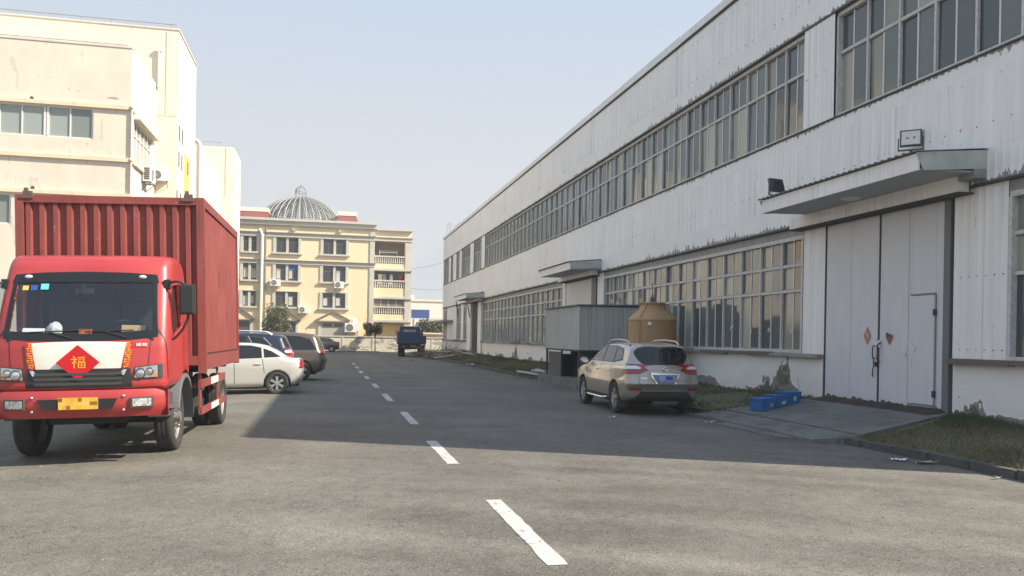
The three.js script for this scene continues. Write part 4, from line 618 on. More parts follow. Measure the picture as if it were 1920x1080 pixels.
    mesh('lamp', [put(new THREE.SphereGeometry(0.055, 16, 10).scale(1, 1, 0.5), k * 0.725, 1.17, z(at(0.725, 1.17))), put(new THREE.SphereGeometry(0.042, 16, 10).scale(1, 1, 0.5), k * 0.83, 1.19, z(at(0.83, 1.19)))], std(0.8, 0.8, 0.8, 0.1, { metalness: 0.9 }), h);
    mesh('bezel', [put(new THREE.TorusGeometry(0.058, 0.012, 8, 20), k * 0.725, 1.17, z(at(0.725, 1.17)) - 0.01), put(new THREE.TorusGeometry(0.044, 0.009, 8, 20), k * 0.83, 1.19, z(at(0.83, 1.19)) - 0.01)], std(0.12, 0.12, 0.12, 0.3), h);
    mesh('indicator', [outer.patch('front', mir([[0.84, 1.118], [0.90, 1.12], [0.90, 1.16], [0.85, 1.155]]), 0.03)], phy(0.75, 0.2, 0.02, 0.2), h);
    mesh('filler_panel', [outer.patch('front', mir([[0.62, 1.0], [0.98, 1.0], [0.98, 1.075], [0.62, 1.07]]), 0.012)], truckRed, truck);
  }
  mesh('bonnet_seam', [outer.patch('front', [[0.80, 1.27], [0.808, 1.27], [0.835, 1.6], [0.827, 1.6]], 0.002), outer.patch('front', [[-0.808, 1.27], [-0.80, 1.27], [-0.827, 1.6], [-0.835, 1.6]], 0.002)], blackTrim, truck);
  const script = print(64, 32, (c) => { c.fillStyle = '#b3202b'; c.fillRect(0, 0, 64, 32); c.strokeStyle = '#e9e4e0'; c.lineWidth = 2.6; c.lineCap = 'round'; const s = (...p) => { c.beginPath(); c.moveTo(p[0], p[1]); for (let i = 2; i < p.length; i += 2) c.lineTo(p[i], p[i + 1]); c.stroke(); }; s(8, 5, 5, 13); s(6, 10, 15, 9, 14, 26); s(7, 16, 14, 15); s(7, 21, 14, 20); s(6, 10, 5, 27); s(18, 7, 27, 6, 25, 14); s(20, 12, 20, 20); s(18, 15, 28, 14); s(23, 10, 22, 28); s(17, 22, 29, 20); s(40, 4, 41, 8); s(34, 11, 46, 10); s(39, 11, 34, 26); s(38, 16, 45, 15, 43, 26); s(52, 4, 48, 12); s(50, 11, 60, 10); s(57, 11, 48, 27); s(50, 13, 60, 27); });
  mesh('badge', [outer.patch('front', [[-0.795, 1.50], [-0.655, 1.50], [-0.66, 1.56], [-0.80, 1.56]], 0.006)], new THREE.MeshStandardMaterial({ map: script, roughness: 0.4 }), truck, true);
  // wipers, roof marker lamps, stickers
  for (const [x0, x1] of [[-0.55, -0.05], [0.1, 0.62]]) { const at = (w, y) => { let l = 1.75; while (ell(l, y, w) > 0) l -= 0.004; return z(l) - 0.02; }; mesh('wiper', [rod(V(x0, 1.62, at(x0, 1.62)), V((x0 + x1) / 2, 1.70, at((x0 + x1) / 2, 1.70)), 0.012), rod(V(x0 - 0.08, 1.72, at(x0, 1.72)), V(x1, 1.70, at(x1, 1.70)), 0.009)], blackTrim, truck); }
  for (const x of [-0.68, 0.69]) { let l = 1.7; while (ell(l, 2.42, x) > 0) l -= 0.004; mesh('marker_lamp', [put(new THREE.SphereGeometry(0.05, 14, 10).scale(1, 0.55, 0.5), x, 2.42, z(l) - 0.008)], clearLens, truck); }
  [[0.705, 2.27, '#c8b45a', 0.075], [0.60, 2.27, '#2c4f96', 0.085], [0.475, 2.285, '#62c3dd', 0.095]].forEach(([x, y, col, s]) => mesh('sticker', [outer.patch('front', [[x - s / 2, y - s * 0.4], [x + s / 2, y - s * 0.4], [x + s / 2, y + s * 0.4], [x - s / 2, y + s * 0.4]], 0.008)], new THREE.MeshStandardMaterial({ color: new THREE.Color(col), roughness: 0.4 }), truck));
  // bumper
  const bump = new THREE.BoxGeometry(2.06, 0.345, 0.2, 28, 6, 2), bp = bump.attributes.position;
  for (let i = 0; i < bp.count; i++) { const x = bp.getX(i), y = bp.getY(i) / 0.1725, zz = bp.getZ(i); bp.setXYZ(i, x, bp.getY(i) + 0.1725, zz + 0.1 + (zz < 0 ? 0.16 * Math.pow(Math.abs(x), 3) + 0.035 * y * y * y * y + (y < -0.5 ? 0.03 : 0) : 0.05)); }
  bump.computeVertexNormals(); bump.translate(0, 0.62, z(1.60) - 0.05); mesh('bumper', [bump], truckRed, truck);
  const bz = z(1.60) - 0.05, bzAt = (x) => bz + 0.0 + 0.16 * Math.pow(Math.abs(x), 3);
  mesh('bumper_grille', [prism([[-0.40, 0.0], [0.40, 0.0], [0.46, 0.13], [-0.46, 0.13]], 0.02).translate(0, 0.73, bz - 0.006)], std(0.015, 0.015, 0.016, 0.6), truck);
  const yp = print(96, 32, (c) => { const cols = ['#d7a73c', '#e3b049', '#8a6414', '#e2ae45', '#ddb46a', '#caa04a', '#7a5510', '#e7b850']; const q = rng(5); for (let i = 0; i < 10; i++) for (let j = 0; j < 3; j++) { c.fillStyle = cols[q() < 0.62 ? Math.floor(q() * 2) : Math.floor(q() * 8)]; c.fillRect(i * 9.6, j * 10.7, 9.7, 10.8); } });
  mesh('number_plate', [box(0.46, 0.15, 0.012, -0.01, 0.805, bz - 0.012)], std(0.6, 0.36, 0.06, 0.5), truck); mesh('plate_print', [new THREE.PlaneGeometry(0.45, 0.14).rotateY(Math.PI).translate(-0.01, 0.805, bz - 0.0195)], new THREE.MeshStandardMaterial({ map: yp, roughness: 0.5 }), truck, true);
  for (const k of [-1, 1]) { const a = k * 0.36; mesh('fog_lamp', [box(0.27, 0.13, 0.03, k * 0.74, 0.80, bzAt(0.74) - 0.004, 0, -a, 0), ], std(0.06, 0.06, 0.06, 0.5), truck); mesh('fog_lens', [box(0.22, 0.095, 0.03, k * 0.74, 0.80, bzAt(0.74) - 0.016, 0, -a, 0)], new THREE.MeshPhysicalMaterial({ map: per(tex(64, 64, (u, v, i, j) => 0.35 + 0.5 * h2(i >> 3, j >> 3, 7)), 0.2, 0.2), roughness: 0.15, metalness: 0.5, clearcoat: 1 }), truck); for (const y of [0.71, 0.885]) mesh('bolt', [put(new THREE.SphereGeometry(0.02, 10, 8), k * 0.53, y, bzAt(0.53) - 0.0)], chrome, truck); }
  // mud guards, steps, mirrors
  for (const k of [-1, 1]) { const pts = []; for (let a = -0.15; a <= 2.9; a += 0.16) pts.push([0.0 + Math.cos(a) * 0.60, 0.5 + Math.sin(a) * 0.60]); const ring = [...pts, ...[...pts].reverse().map(([zz, y]) => [zz * 0.9, 0.5 + (y - 0.5) * 0.9])]; mesh('mudguard', [prism(ring, 0.34, 0.008).rotateY(-Math.PI / 2).translate(k > 0 ? 1.04 : -0.70, 0, 0)], std(0.13, 0.135, 0.145, 0.6), truck); }
  for (const k of [-1, 1]) { mesh('step', [box(0.3, 0.16, 0.34, k * 0.84, 0.80, -0.88), box(0.24, 0.05, 0.32, k * 0.86, 0.60, -0.86)], std(0.06, 0.062, 0.065, 0.7), truck);
    const m = sub('door_mirror', truck); mesh('mirror_arm', [tube([V(k * 0.95, 2.33, -0.9), V(k * 1.10, 2.36, -1.0), V(k * 1.19, 2.34, -0.98), V(k * 1.24, 2.18, -0.96), V(k * 1.24, 1.88, -0.96), V(k * 1.17, 1.72, -0.96), V(k * 1.06, 1.60, -0.95), V(k * 0.97, 1.59, -0.93)], 0.016, 40)], blackTrim, m); mesh('mirror_shell', [put(prism([[-0.10, -0.20], [0.10, -0.20], [0.10, 0.20], [-0.10, 0.20]], 0.07, 0.03), k * 1.24, 2.12, -1.0)], std(0.02, 0.021, 0.022, 0.45), m); mesh('mirror_mount', [box(0.07, 0.12, 0.1, k * 0.98, 2.33, -0.9), box(0.07, 0.12, 0.1, k * 0.98, 1.58, -0.93)], blackTrim, m); }
  mesh('door_seam', [outer.patch('right', [[0.34, 1.2], [0.352, 1.2], [0.362, 2.42], [0.35, 2.42]], 0.002), outer.patch('right', [[1.40, 1.1], [1.412, 1.1], [1.40, 1.75], [1.388, 1.75]], 0.002), outer.patch('left', [[0.34, 1.2], [0.352, 1.2], [0.362, 2.42], [0.35, 2.42]], 0.002), outer.patch('left', [[1.40, 1.1], [1.412, 1.1], [1.40, 1.75], [1.388, 1.75]], 0.002)], blackTrim, truck);
  mesh('door_handle', [box(0.04, 0.05, 0.16, 1.0, 1.46, z(0.55)), box(0.04, 0.05, 0.16, -1.0, 1.46, z(0.55))], blackTrim, truck);
  const rib = (col, pts, w) => { const c = new THREE.CatmullRomCurve3(pts), P = [], n = 14; for (let i = 0; i < n; i++) { const a = c.getPoint(i / n), b = c.getPoint((i + 1) / n); P.push(a.x, a.y, a.z, b.x, b.y, b.z, a.x, a.y, a.z + w, a.x, a.y, a.z + w, b.x, b.y, b.z, b.x, b.y, b.z + w); } const g = new THREE.BufferGeometry(); g.setAttribute('position', new THREE.Float32BufferAttribute(P, 3)); g.computeVertexNormals(); return mesh('streamer', [g], new THREE.MeshStandardMaterial({ color: new THREE.Color(col), roughness: 0.6, side: THREE.DoubleSide }), truck); };
  rib('#c8961e', [V(1.0, 1.56, -0.95), V(1.06, 1.46, -0.93), V(0.99, 1.38, -0.98), V(1.03, 1.30, -1.0)], 0.07); rib('#c8101c', [V(1.04, 1.58, -0.9), V(1.09, 1.5, -0.9), V(1.08, 1.36, -0.86), V(1.11, 1.30, -0.84)], 0.08); rib('#d6a93a', [V(1.02, 1.54, -0.9), V(1.05, 1.42, -0.95), V(1.01, 1.34, -0.92)], 0.05);
}
// cargo box
{
  const hw = 1.275, y0 = 1.2, y1 = 3.68, zf = 0.30, zr = 4.5, post = 0.11;
  const bx = sub('cargo_box', truck);
  mesh('corner_post', [span(-hw, -hw + post, y0 - 0.12, y1, zf, zf + post)], boxRed, bx); mesh('corner_post', [span(hw - post, hw, y0 - 0.12, y1, zf, zf + post)], boxRed, bx); mesh('corner_post', [span(-hw, -hw + post, y0 - 0.1, y1, zr - post, zr)], boxRed, bx); mesh('corner_post', [span(hw - post, hw, y0 - 0.1, y1, zr - post, zr)], boxRed, bx);
  mesh('top_rail', [span(-hw + post, hw - post, y1 - 0.11, y1 - 0.003, zf + 0.003, zf + 0.12)], boxRed, bx); mesh('bottom_rail', [span(-hw + post, hw - post, y0, y0 + 0.14, zf + 0.003, zf + 0.12)], boxRed, bx);
  for (const k of [-1, 1]) { mesh('top_rail', [span(k * hw - k * 0.003, k * hw - k * 0.09, y1 - 0.13, y1 - 0.003, zf + post, zr - post)], boxRed, bx); mesh('bottom_rail', [span(k * hw - k * 0.003, k * hw - k * 0.10, y0 - 0.07, y0 + 0.15, zf + post, zr - post)], boxRed, bx); mesh('rail_gap', [span(k * hw - k * 0.03, k * hw - k * 0.09, y0 + 0.15, y0 + 0.18, zf + post, zr - post), span(k * hw - k * 0.03, k * hw - k * 0.09, y1 - 0.155, y1 - 0.13, zf + post, zr - post)], std(0.05, 0.018, 0.018, 0.8), bx); }
  // front panel: deep trapezoid corrugations, side panels: shallow ones
  const wave = [[0, 0], [0.42, 0], [0.54, 1], [0.88, 1]];
  const fr = corr(0, hw - post, -hw + post, y0 + 0.14, y1 - 0.11, 0.185, 0.05, wave); fr.rotateY(-Math.PI / 2).translate(0, 0, zf + 0.075); mesh('front_panel', [fr], (() => { const m = boxRed.clone(); m.side = THREE.DoubleSide; return m; })(), bx);
  for (const k of [-1, 1]) { const s = corr(0, zr - post, zf + post, y0 + 0.18, y1 - 0.155, 0.31, 0.014, wave); if (k > 0) s.rotateY(Math.PI).translate(0, 0, zf + zr); s.translate(k * (hw - 0.03), 0, 0); mesh('side_panel', [s], (() => { const m = boxRed.clone(); m.side = THREE.DoubleSide; return m; })(), bx); }
  mesh('roof_panel', [span(-hw + 0.05, hw - 0.05, y1 - 0.06, y1 - 0.02, zf + 0.1, zr - 0.1)], boxRed, bx); mesh('floor_panel', [span(-hw + 0.09, hw - 0.09, y0, y0 + 0.06, zf + 0.12, zr - 0.1)], boxRed, bx); mesh('rear_door', [span(-hw + post, hw - post, y0, y1 - 0.11, zr - 0.06, zr - 0.03)], boxRed, bx);
  for (const x of [-1.05, 1.12]) mesh('roof_lamp', [box(0.12, 0.05, 0.05, x, y1 + 0.028, zf + 0.05), box(0.05, 0.05, 0.04, x + 0.02, y1 + 0.075, zf + 0.05), box(0.17, 0.035, 0.02, x, y1 - 0.04, zf - 0.008)], std(0.09, 0.085, 0.07, 0.8), bx);
  mesh('side_marker', [box(0.06, 0.035, 0.03, 1.1, 1.14, zf - 0.01)], phy(0.75, 0.25, 0.05, 0.3), bx);
  // chassis
  const ch = std(0.022, 0.022, 0.024, 0.8);
  mesh('chassis', [span(-0.42, -0.32, 0.78, 1.0, -1.2, zr - 0.1), span(0.32, 0.42, 0.78, 1.0, -1.2, zr - 0.1), box(0.7, 0.12, 0.12, 0, 0.85, 1.2), box(0.7, 0.12, 0.12, 0, 0.85, 2.6), box(0.7, 0.12, 0.12, 0, 0.85, 4.2), box(0.9, 0.55, 1.0, 0, 0.78, -0.5), box(1.5, 0.1, 0.1, 0, 1.08, 0.6), box(2.1, 0.1, 0.1, 0, 1.09, 1.8), box(2.1, 0.1, 0.1, 0, 1.09, 3.2), box(2.1, 0.1, 0.1, 0, 1.09, 4.3), box(0.5, 0.45, 0.8, -0.75, 0.75, 1.3), box(0.45, 0.4, 0.6, 0.68, 0.75, 1.15)], ch, truck);
  mesh('axle', [rod(V(-0.8, 0.47, 3.5), V(0.8, 0.47, 3.5), 0.09, 10), put(new THREE.SphereGeometry(0.2, 14, 10), 0, 0.47, 3.5)], ch, truck); mesh('axle', [rod(V(-0.8, 0.47, 0), V(0.8, 0.47, 0), 0.06, 10), box(0.1, 0.06, 1.3, -0.38, 0.62, 0), box(0.1, 0.06, 1.3, 0.38, 0.62, 0)], ch, truck);
  const TW = { spokes: 8, width: 0.42, face: 0.35, mat: std(0.33, 0.32, 0.30, 0.55, { metalness: 0.4 }) };
  for (const k of [-1, 1]) {
    const w = wheel(truck, k > 0 ? 0.97 : -0.81, 0, 0.475, 0.25, TW, k); const nuts = []; for (let i = 0; i < 8; i++) { const a = i / 8 * 6.283; nuts.push(cyl(0.018, 0.05, 0.11, Math.cos(a) * 0.14, Math.sin(a) * 0.14, 'x', 8)); } mesh('wheel_nuts', nuts, std(0.2, 0.19, 0.18, 0.5, { metalness: 0.5 }), w).userData.kind = 'stuff'; mesh('hub', [cyl(0.075, 0.09, 0.11, 0, 0, 'x', 18)], std(0.25, 0.24, 0.23, 0.5, { metalness: 0.5 }), w);
    wheel(truck, k * 0.98, 3.5, 0.475, 0.24, { ...TW, face: -0.2 }, k); wheel(truck, k * 0.70, 3.5, 0.475, 0.24, TW, k);
  }
  for (const k of [-1, 1]) {
    const g = sub('side_guard', truck); mesh('guard_rail', [span(k * 1.17, k * 1.20, 0.86, 0.98, 0.36, 3.0)], boxRed, g); mesh('guard_rail', [span(k * 1.17, k * 1.20, 0.46, 0.57, 0.36, 3.0)], boxRed, g); mesh('guard_post', [span(k * 1.15, k * 1.175, 0.46, 1.2, 0.36, 0.50)], boxRed, g); mesh('guard_post', [span(k * 1.15, k * 1.175, 0.46, 1.2, 2.2, 2.3)], boxRed, g); mesh('guard_bracket', [box(0.5, 0.05, 0.05, k * 0.95, 0.9, 0.5)], boxRed, g);
    mesh('reflective_strip', [span(k * 1.195, k * 1.204, 0.865, 0.975, 1.3, 2.1), span(k * 1.195, k * 1.204, 0.465, 0.565, 1.3, 2.1)], std(0.62, 0.60, 0.56, 0.5), g);
  }
  mesh('rear_bracket', [box(0.10, 0.16, 0.08, 0.95, 0.98, zr - 0.1), box(0.26, 0.05, 0.06, 1.0, 0.90, zr - 0.02)], ch, truck); mesh('rear_lamp', [box(0.20, 0.14, 0.05, 1.05, 1.0, zr - 0.02)], std(0.55, 0.54, 0.52, 0.5), truck); mesh('rag', [box(0.05, 0.2, 0.03, 1.06, 0.74, zr - 0.02, 0.2, 0, 0.25)], std(0.5, 0.03, 0.03, 0.8), truck);
}
// things lying on the dashboard
truck.updateMatrixWorld(true);
{
  const on = (o, x, y, z, ry = 0) => { o.position.copy(V(x, y, z).applyMatrix4(truck.matrixWorld)); o.rotation.y = truck.rotation.y + ry; return o; };
  // seen from the front, x of the truck runs to the viewer's right reversed
  const paper = std(0.85, 0.86, 0.88, 0.7);
  on(tag(mesh('paper_sheet', [box(0.26, 0.10, 0.006, 0, 0.055, 0, 0.5)], paper), 'white papers leaning at the left end of the truck dashboard', 'paper'), 0.60, 1.655, -1.10);
  { const g = new THREE.IcosahedronGeometry(0.1, 3), p = g.attributes.position; for (let i = 0; i < p.count; i++) { const x = p.getX(i), y = p.getY(i), z = p.getZ(i), k = 0.8 + 0.4 * vn(x * 28 + 90, y * 28 + 90 + z * 20, 999, 999, 5); p.setXYZ(i, x * k * 0.95, Math.max(-0.06, y * k * 1.1), z * k * 0.7); } g.computeVertexNormals(); on(tag(mesh('plastic_bag', [g], std(0.62, 0.63, 0.64, 0.4)), 'crumpled white plastic bag on the truck dashboard', 'bag'), 0.37, 1.715, -1.05); }
  const tm = print(64, 40, (c) => { c.fillStyle = '#c4471d'; c.fillRect(0, 0, 64, 40); c.fillStyle = '#e2a63c'; const q = rng(8); for (let i = 0; i < 14; i++) c.fillRect(8 + q() * 44, 8 + q() * 22, 5 + q() * 7, 3 + q() * 4); c.fillStyle = '#e9dcc0'; c.fillRect(0, 32, 64, 8); });
  on(tag(mesh('tissue_box', [box(0.14, 0.085, 0.08, 0, 0.043, 0)], new THREE.MeshStandardMaterial({ map: tm, roughness: 0.6 }), null, true), 'small orange and red tissue packet in the middle of the truck dashboard', 'box'), 0.0, 1.655, -1.06);
  on(tag(mesh('cardboard_box', [box(0.29, 0.13, 0.012, 0, 0.065, 0, 0.22), box(0.05, 0.05, 0.002, -0.10, 0.08, -0.012, 0.22)], std(0.62, 0.42, 0.23, 0.8)), 'flat brown cardboard box leaning on the truck dashboard behind the windscreen', 'box'), -0.58, 1.655, -1.06);
}
// ---------------------------------------------------------------- left: cream factory block
const plaster = (r, g, b, seed, k = 1) => tex(512, 512, (u, v, i, j) => { const n = fbm(u, v, 4, 4, seed, 6), m = fbm(u, v, 24, 10, seed + 5, 4), q = 1 + k * (0.14 * (n - 0.5) + 0.08 * (m - 0.5)) - (m > 0.74 ? 0.10 * k : 0); return [r * q, g * q, b * q * (1 - 0.05 * k * (n - 0.5))]; });
const creamTex = per(plaster(0.72, 0.64, 0.525, 201, 1.6), 7, 7), creamMat = new THREE.MeshStandardMaterial({ map: creamTex, roughness: 0.9 }), bandMat = new THREE.MeshStandardMaterial({ map: per(plaster(0.74, 0.60, 0.44, 211, 1.6), 4, 4), roughness: 0.9 });
const winGlass = phy(0.20, 0.235, 0.22, 0.06, { ior: 1.52 }), winGlass2 = phy(0.30, 0.345, 0.325, 0.12, { ior: 1.52 }), whiteFrame = std(0.68, 0.67, 0.62, 0.5), stain = new THREE.MeshStandardMaterial({ map: per(plaster(0.42, 0.38, 0.33, 215, 3), 2, 2), roughness: 0.95 });
const left = tag(new THREE.Group(), 'cream plastered factory building with stepped blocks behind the red truck', 'factory'); left.name = numbered('cream_building'); scene.add(left);
const F = -41, SX = -9;                                           // front plane and side plane of the near block
{
  const wall = (...a) => mesh('wall', [span(...a)], creamMat, left);
  // near block: front built round its window bands, side round its window
  const rows = [[10.36, 11.76, -10.56], [6.36, 7.72, -13.88], [2.3, 3.7, -13.88]];
  let y = -0.3; for (const [lo, hi, xr] of [...rows].reverse()) { wall(-34, SX, y, lo, F - 0.3, F); wall(xr, SX, lo, hi, F - 0.3, F); y = hi; } wall(-34, SX, y, 14.62, F - 0.3, F);
  wall(-34, SX - 0.3, 14.3, 14.5, -46.5, F - 0.3);                  // roof slab
  const s0 = -41.75, s1 = -45.75, a = 9.55, b = 11.55;
  wall(SX - 0.3, SX, -0.3, a, -46.6, F - 0.3); wall(SX - 0.3, SX, a, b, s0, F - 0.3); wall(SX - 0.3, SX, a, b, -46.6, s1); wall(SX - 0.3, SX, b, 14.62, -46.6, F - 0.3);
  wall(-34, SX - 0.3, -0.3, 14.2, -47, -46.65);
  // taller blocks and the link between them
  wall(-34, -7.95, -0.3, 17.55, -52.6, -46.6); wall(-34, SX, -0.3, 14.5, -73, -52.6); wall(-34, -7.95, -0.3, 17.2, -78.6, -73);
  const band = (...q) => mesh('band', [span(...q)], bandMat, left);
  for (const yy of [11.79, 9.40, 7.78]) { band(-34, SX + 0.10, yy, yy + 0.17, F, F + 0.12); band(SX, SX + 0.10, yy, yy + 0.17, -41.7, F); }
  band(SX, SX + 0.28, 11.55, 11.61, -46.2, -41.6); band(SX, SX + 0.14, 9.40, 9.54, -46.2, -41.7);
  mesh('joint', [span(-9, -7.96, 13.02, 13.06, -46.594, -46.58)], bandMat, left); mesh('joint', [span(-8.55, -8.53, 13.1, 17.4, -46.595, -46.58), span(-8.95, -7.96, 10.9, 10.94, -72.995, -72.98), span(-8.62, -8.58, 13, 17.1, -72.995, -72.98)], stain, left);
  // windows
  const ribbonWin = (xs, lo, hi) => xs.forEach(([x0, x1]) => { const w = sub('window', left); mesh('frame', [span(x0, x1, lo, lo + 0.06, F - 0.16, F - 0.06), span(x0, x1, hi - 0.06, hi, F - 0.16, F - 0.06), span(x0, x0 + 0.09, lo + 0.06, hi - 0.06, F - 0.17, F - 0.05), span(x1 - 0.09, x1, lo + 0.06, hi - 0.06, F - 0.17, F - 0.05), span((x0 + x1) / 2 - 0.03, (x0 + x1) / 2 + 0.03, lo + 0.06, hi - 0.06, F - 0.16, F - 0.06)], whiteFrame, w); const m = (x0 + x1) / 2; mesh('pane', [box(m - x0 - 0.12, hi - lo - 0.12, 0.01, (x0 + m) / 2 + 0.03, (lo + hi) / 2, F - 0.12, 0, rr(-0.01, 0.01))], R() < 0.5 ? winGlass : winGlass2, w); mesh('pane', [box(x1 - m - 0.12, hi - lo - 0.12, 0.01, (x1 + m) / 2 - 0.03, (lo + hi) / 2, F - 0.10, 0, rr(-0.01, 0.01))], R() < 0.5 ? winGlass : winGlass2, w); });
  const xs = []; for (let x = -10.56; x > -33; x -= 1.98) xs.push([x - 1.95, x]); ribbonWin(xs, 10.36, 11.76);
  const xs2 = []; for (let x = -13.88; x > -33; x -= 1.98) xs2.push([x - 1.95, x]); ribbonWin(xs2, 6.36, 7.72); ribbonWin(xs2, 2.3, 3.7);
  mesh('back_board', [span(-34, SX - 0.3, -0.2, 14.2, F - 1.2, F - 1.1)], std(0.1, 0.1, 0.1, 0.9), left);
  { const w = sub('window', left, 'tall side window under a sloping hood'), fr = [], X = SX - 0.1; for (let k = 0; k <= 5; k++) { const z = lerp(s0, s1, k / 5); fr.push(span(X - 0.04, X + 0.04, a, b, z - 0.04, z + 0.04)); } fr.push(span(X - 0.04, X + 0.05, a, a + 0.08, s1, s0), span(X - 0.04, X + 0.05, b - 0.08, b, s1, s0), span(X - 0.04, X + 0.045, 10.85, 10.93, s1, s0)); mesh('frame', fr, whiteFrame, w); for (let k = 0; k < 5; k++) { const z0 = lerp(s0, s1, k / 5) - 0.05, z1 = lerp(s0, s1, (k + 1) / 5) + 0.05; mesh('pane', [span(X - 0.005, X + 0.005, a + 0.09, 10.84, z1, z0)], R() < 0.5 ? winGlass : winGlass2, w); mesh('pane', [span(X - 0.006, X + 0.006, 10.94, b - 0.09, z1, z0)], winGlass, w); } }
  mesh('loading_door', [span(-8.99, -8.9, 0, 3.3, -72.5, -53.2)], std(0.05, 0.055, 0.06, 0.7), left); mesh('loading_door', [span(-7.94, -7.86, 0, 3.3, -52.4, -46.8)], std(0.05, 0.055, 0.06, 0.7), left); mesh('loading_door', [span(-8.99, -8.9, 0, 3.3, -46.4, -41.4)], std(0.05, 0.055, 0.06, 0.7), left);
  // slit windows, orange panel, weather stains, pipes, roof rails
  const slit = (z, lo, hi) => mesh('slit_window', [span(-7.96, -7.935, lo, hi, z - 0.14, z + 0.14)], std(0.05, 0.05, 0.05, 0.4), left);
  for (const yy of [11.9, 10.5]) for (const z of [-47.3, -48.2]) slit(z, yy, yy + 0.8); for (const z of [-46.9, -47.9]) slit(z, 8.4, 9.2);
  mesh('orange_panel', [span(-7.96, -7.93, 7.5, 11.6, -50.6, -49.0)], std(0.72, 0.42, 0.14, 0.8), left); mesh('slit_window', [span(-7.96, -7.92, 10.6, 11.3, -50.2, -49.9)], std(0.05, 0.04, 0.03, 0.6), left);
  const pipeM = std(0.55, 0.50, 0.42, 0.7); mesh('drain_pipe', [cyl(0.055, 9.5, SX + 0.06, 7.2, F + 0.06, 'y', 10), put(new THREE.SphereGeometry(0.1, 10, 8), SX + 0.06, 11.9, F + 0.08), put(new THREE.SphereGeometry(0.1, 10, 8), SX + 0.06, 9.5, F + 0.08)], pipeM, left);
  mesh('drain_pipe', [cyl(0.07, 1.9, SX + 0.12, 15.4, -46.5, 'y', 12), box(0.3, 0.16, 0.14, SX + 0.12, 16.4, -46.5)], whiteFrame, left);
  mesh('roof_rail', (() => { const g = [rod(V(-34, 17.9, -46.8), V(-8.1, 17.9, -46.8), 0.03)]; for (let x = -33; x < -8; x += 1.45) g.push(rod(V(x, 17.5, -46.8), V(x, 17.92, -46.8), 0.025)); g.push(rod(V(-34, 14.82, -41.2), V(-9.2, 14.82, -41.2), 0.022)); for (let x = -33; x < -9; x += 1.6) g.push(rod(V(x, 14.55, -41.2), V(x, 14.84, -41.2), 0.02)); g.push(rod(V(-34, 17.62, -73.3), V(-9, 17.62, -73.3), 0.03)); for (let x = -20; x < -8; x += 1.2) g.push(rod(V(x, 17.2, -73.3), V(x, 17.62, -73.3), 0.03)); return g; })(), std(0.3, 0.3, 0.3, 0.6), left);
  mesh('coping', [span(-34, SX + 0.03, 14.62, 14.70, F - 0.33, F + 0.03), span(-34, -7.9, 17.55, 17.63, -46.85, -46.56), span(-8.2, -7.9, 17.55, 17.63, -52.63, -46.85)], new THREE.MeshStandardMaterial({ map: per(plaster(0.66, 0.6, 0.52, 219, 2.5), 3, 3), roughness: 0.9 }), left);
  for (const [x, yy] of [[-13.1, 12.02], [-13.0, 8.02]]) mesh('weep_pipe', [cyl(0.07, 0.1, x, yy, F + 0.04, 'z', 10)], std(0.06, 0.05, 0.05, 0.8), left);
  for (const [x, yy, w, h] of [[-9.75, 12.3, 0.5, 0.12], [-11.2, 12.5, 0.14, 0.04], [-11.6, 12.55, 0.1, 0.05], [-12.4, 13.0, 0.08, 0.05], [-12.7, 13.02, 0.06, 0.05]]) { const s = new THREE.CircleGeometry(0.5, 9), p = s.attributes.position; for (let i = 1; i < p.count; i++) { const k = rr(0.6, 1.2); p.setXY(i, p.getX(i) * k, p.getY(i) * k); } mesh('wall_patch', [s.scale(w, h, 1).translate(x, yy, F + 0.004)], stain, left); }
  // silver flue beside the side wall
  const fl = tube([V(-8.75, 5.2, -54), V(-8.1, 5.4, -54), V(-7.9, 6.2, -54), V(-7.9, 12.9, -54), V(-8.0, 13.35, -54), V(-8.5, 13.45, -54)], 0.19, 60, 14), fm = mesh('flue_pipe', [fl], std(0.66, 0.66, 0.66, 0.35, { metalness: 0.6 })); tag(fm, 'silver flue pipe rising beside the side wall of the cream building', 'pipe');
}
// ---------------------------------------------------------------- air conditioners
const acWhite = std(0.74, 0.73, 0.69, 0.45), acDark = std(0.10, 0.10, 0.10, 0.7);
function airCon(label, pos, ry, s = 1, group = 'air conditioners on the yellow facade') {                          // fan face towards +z before turning
  const t = thing('air_conditioner', label, 'air conditioner', pos, ry, group); t.scale.setScalar(s);
  mesh('case', [prism([[-0.42, 0], [0.42, 0], [0.42, 0.58], [-0.42, 0.58]], 0.28, 0.012).translate(0, 0, 0.05)], acWhite, t);
  const g = [put(new THREE.TorusGeometry(0.225, 0.012, 6, 28), -0.12, 0.29, 0.348)]; for (let k = 0; k < 5; k++) g.push(put(new THREE.TorusGeometry(0.04 + k * 0.04, 0.005, 4, 24), -0.12, 0.29, 0.346)); for (let k = 0; k < 8; k++) g.push(box(0.42, 0.008, 0.006, -0.12, 0.29, 0.346, 0, 0, k * Math.PI / 8));
  mesh('fan_recess', [cyl(0.22, 0.01, -0.12, 0.29, 0.338, 'z', 28)], acDark, t); mesh('fan_grille', g, std(0.35, 0.35, 0.34, 0.6), t); mesh('side_grille', (() => { const q = []; for (let k = 0; k < 6; k++) q.push(box(0.012, 0.06, 0.2, -0.424, 0.1 + k * 0.08, 0.19)); return q; })(), acDark, t);
  mesh('bracket', [rod(V(-0.36, -0.02, 0), V(-0.36, -0.02, 0.36), 0.018), rod(V(0.36, -0.02, 0), V(0.36, -0.02, 0.36), 0.018), rod(V(-0.36, -0.3, 0), V(-0.36, -0.02, 0.34), 0.016), rod(V(0.36, -0.3, 0), V(0.36, -0.02, 0.34), 0.016)], acDark, t); return t;
}
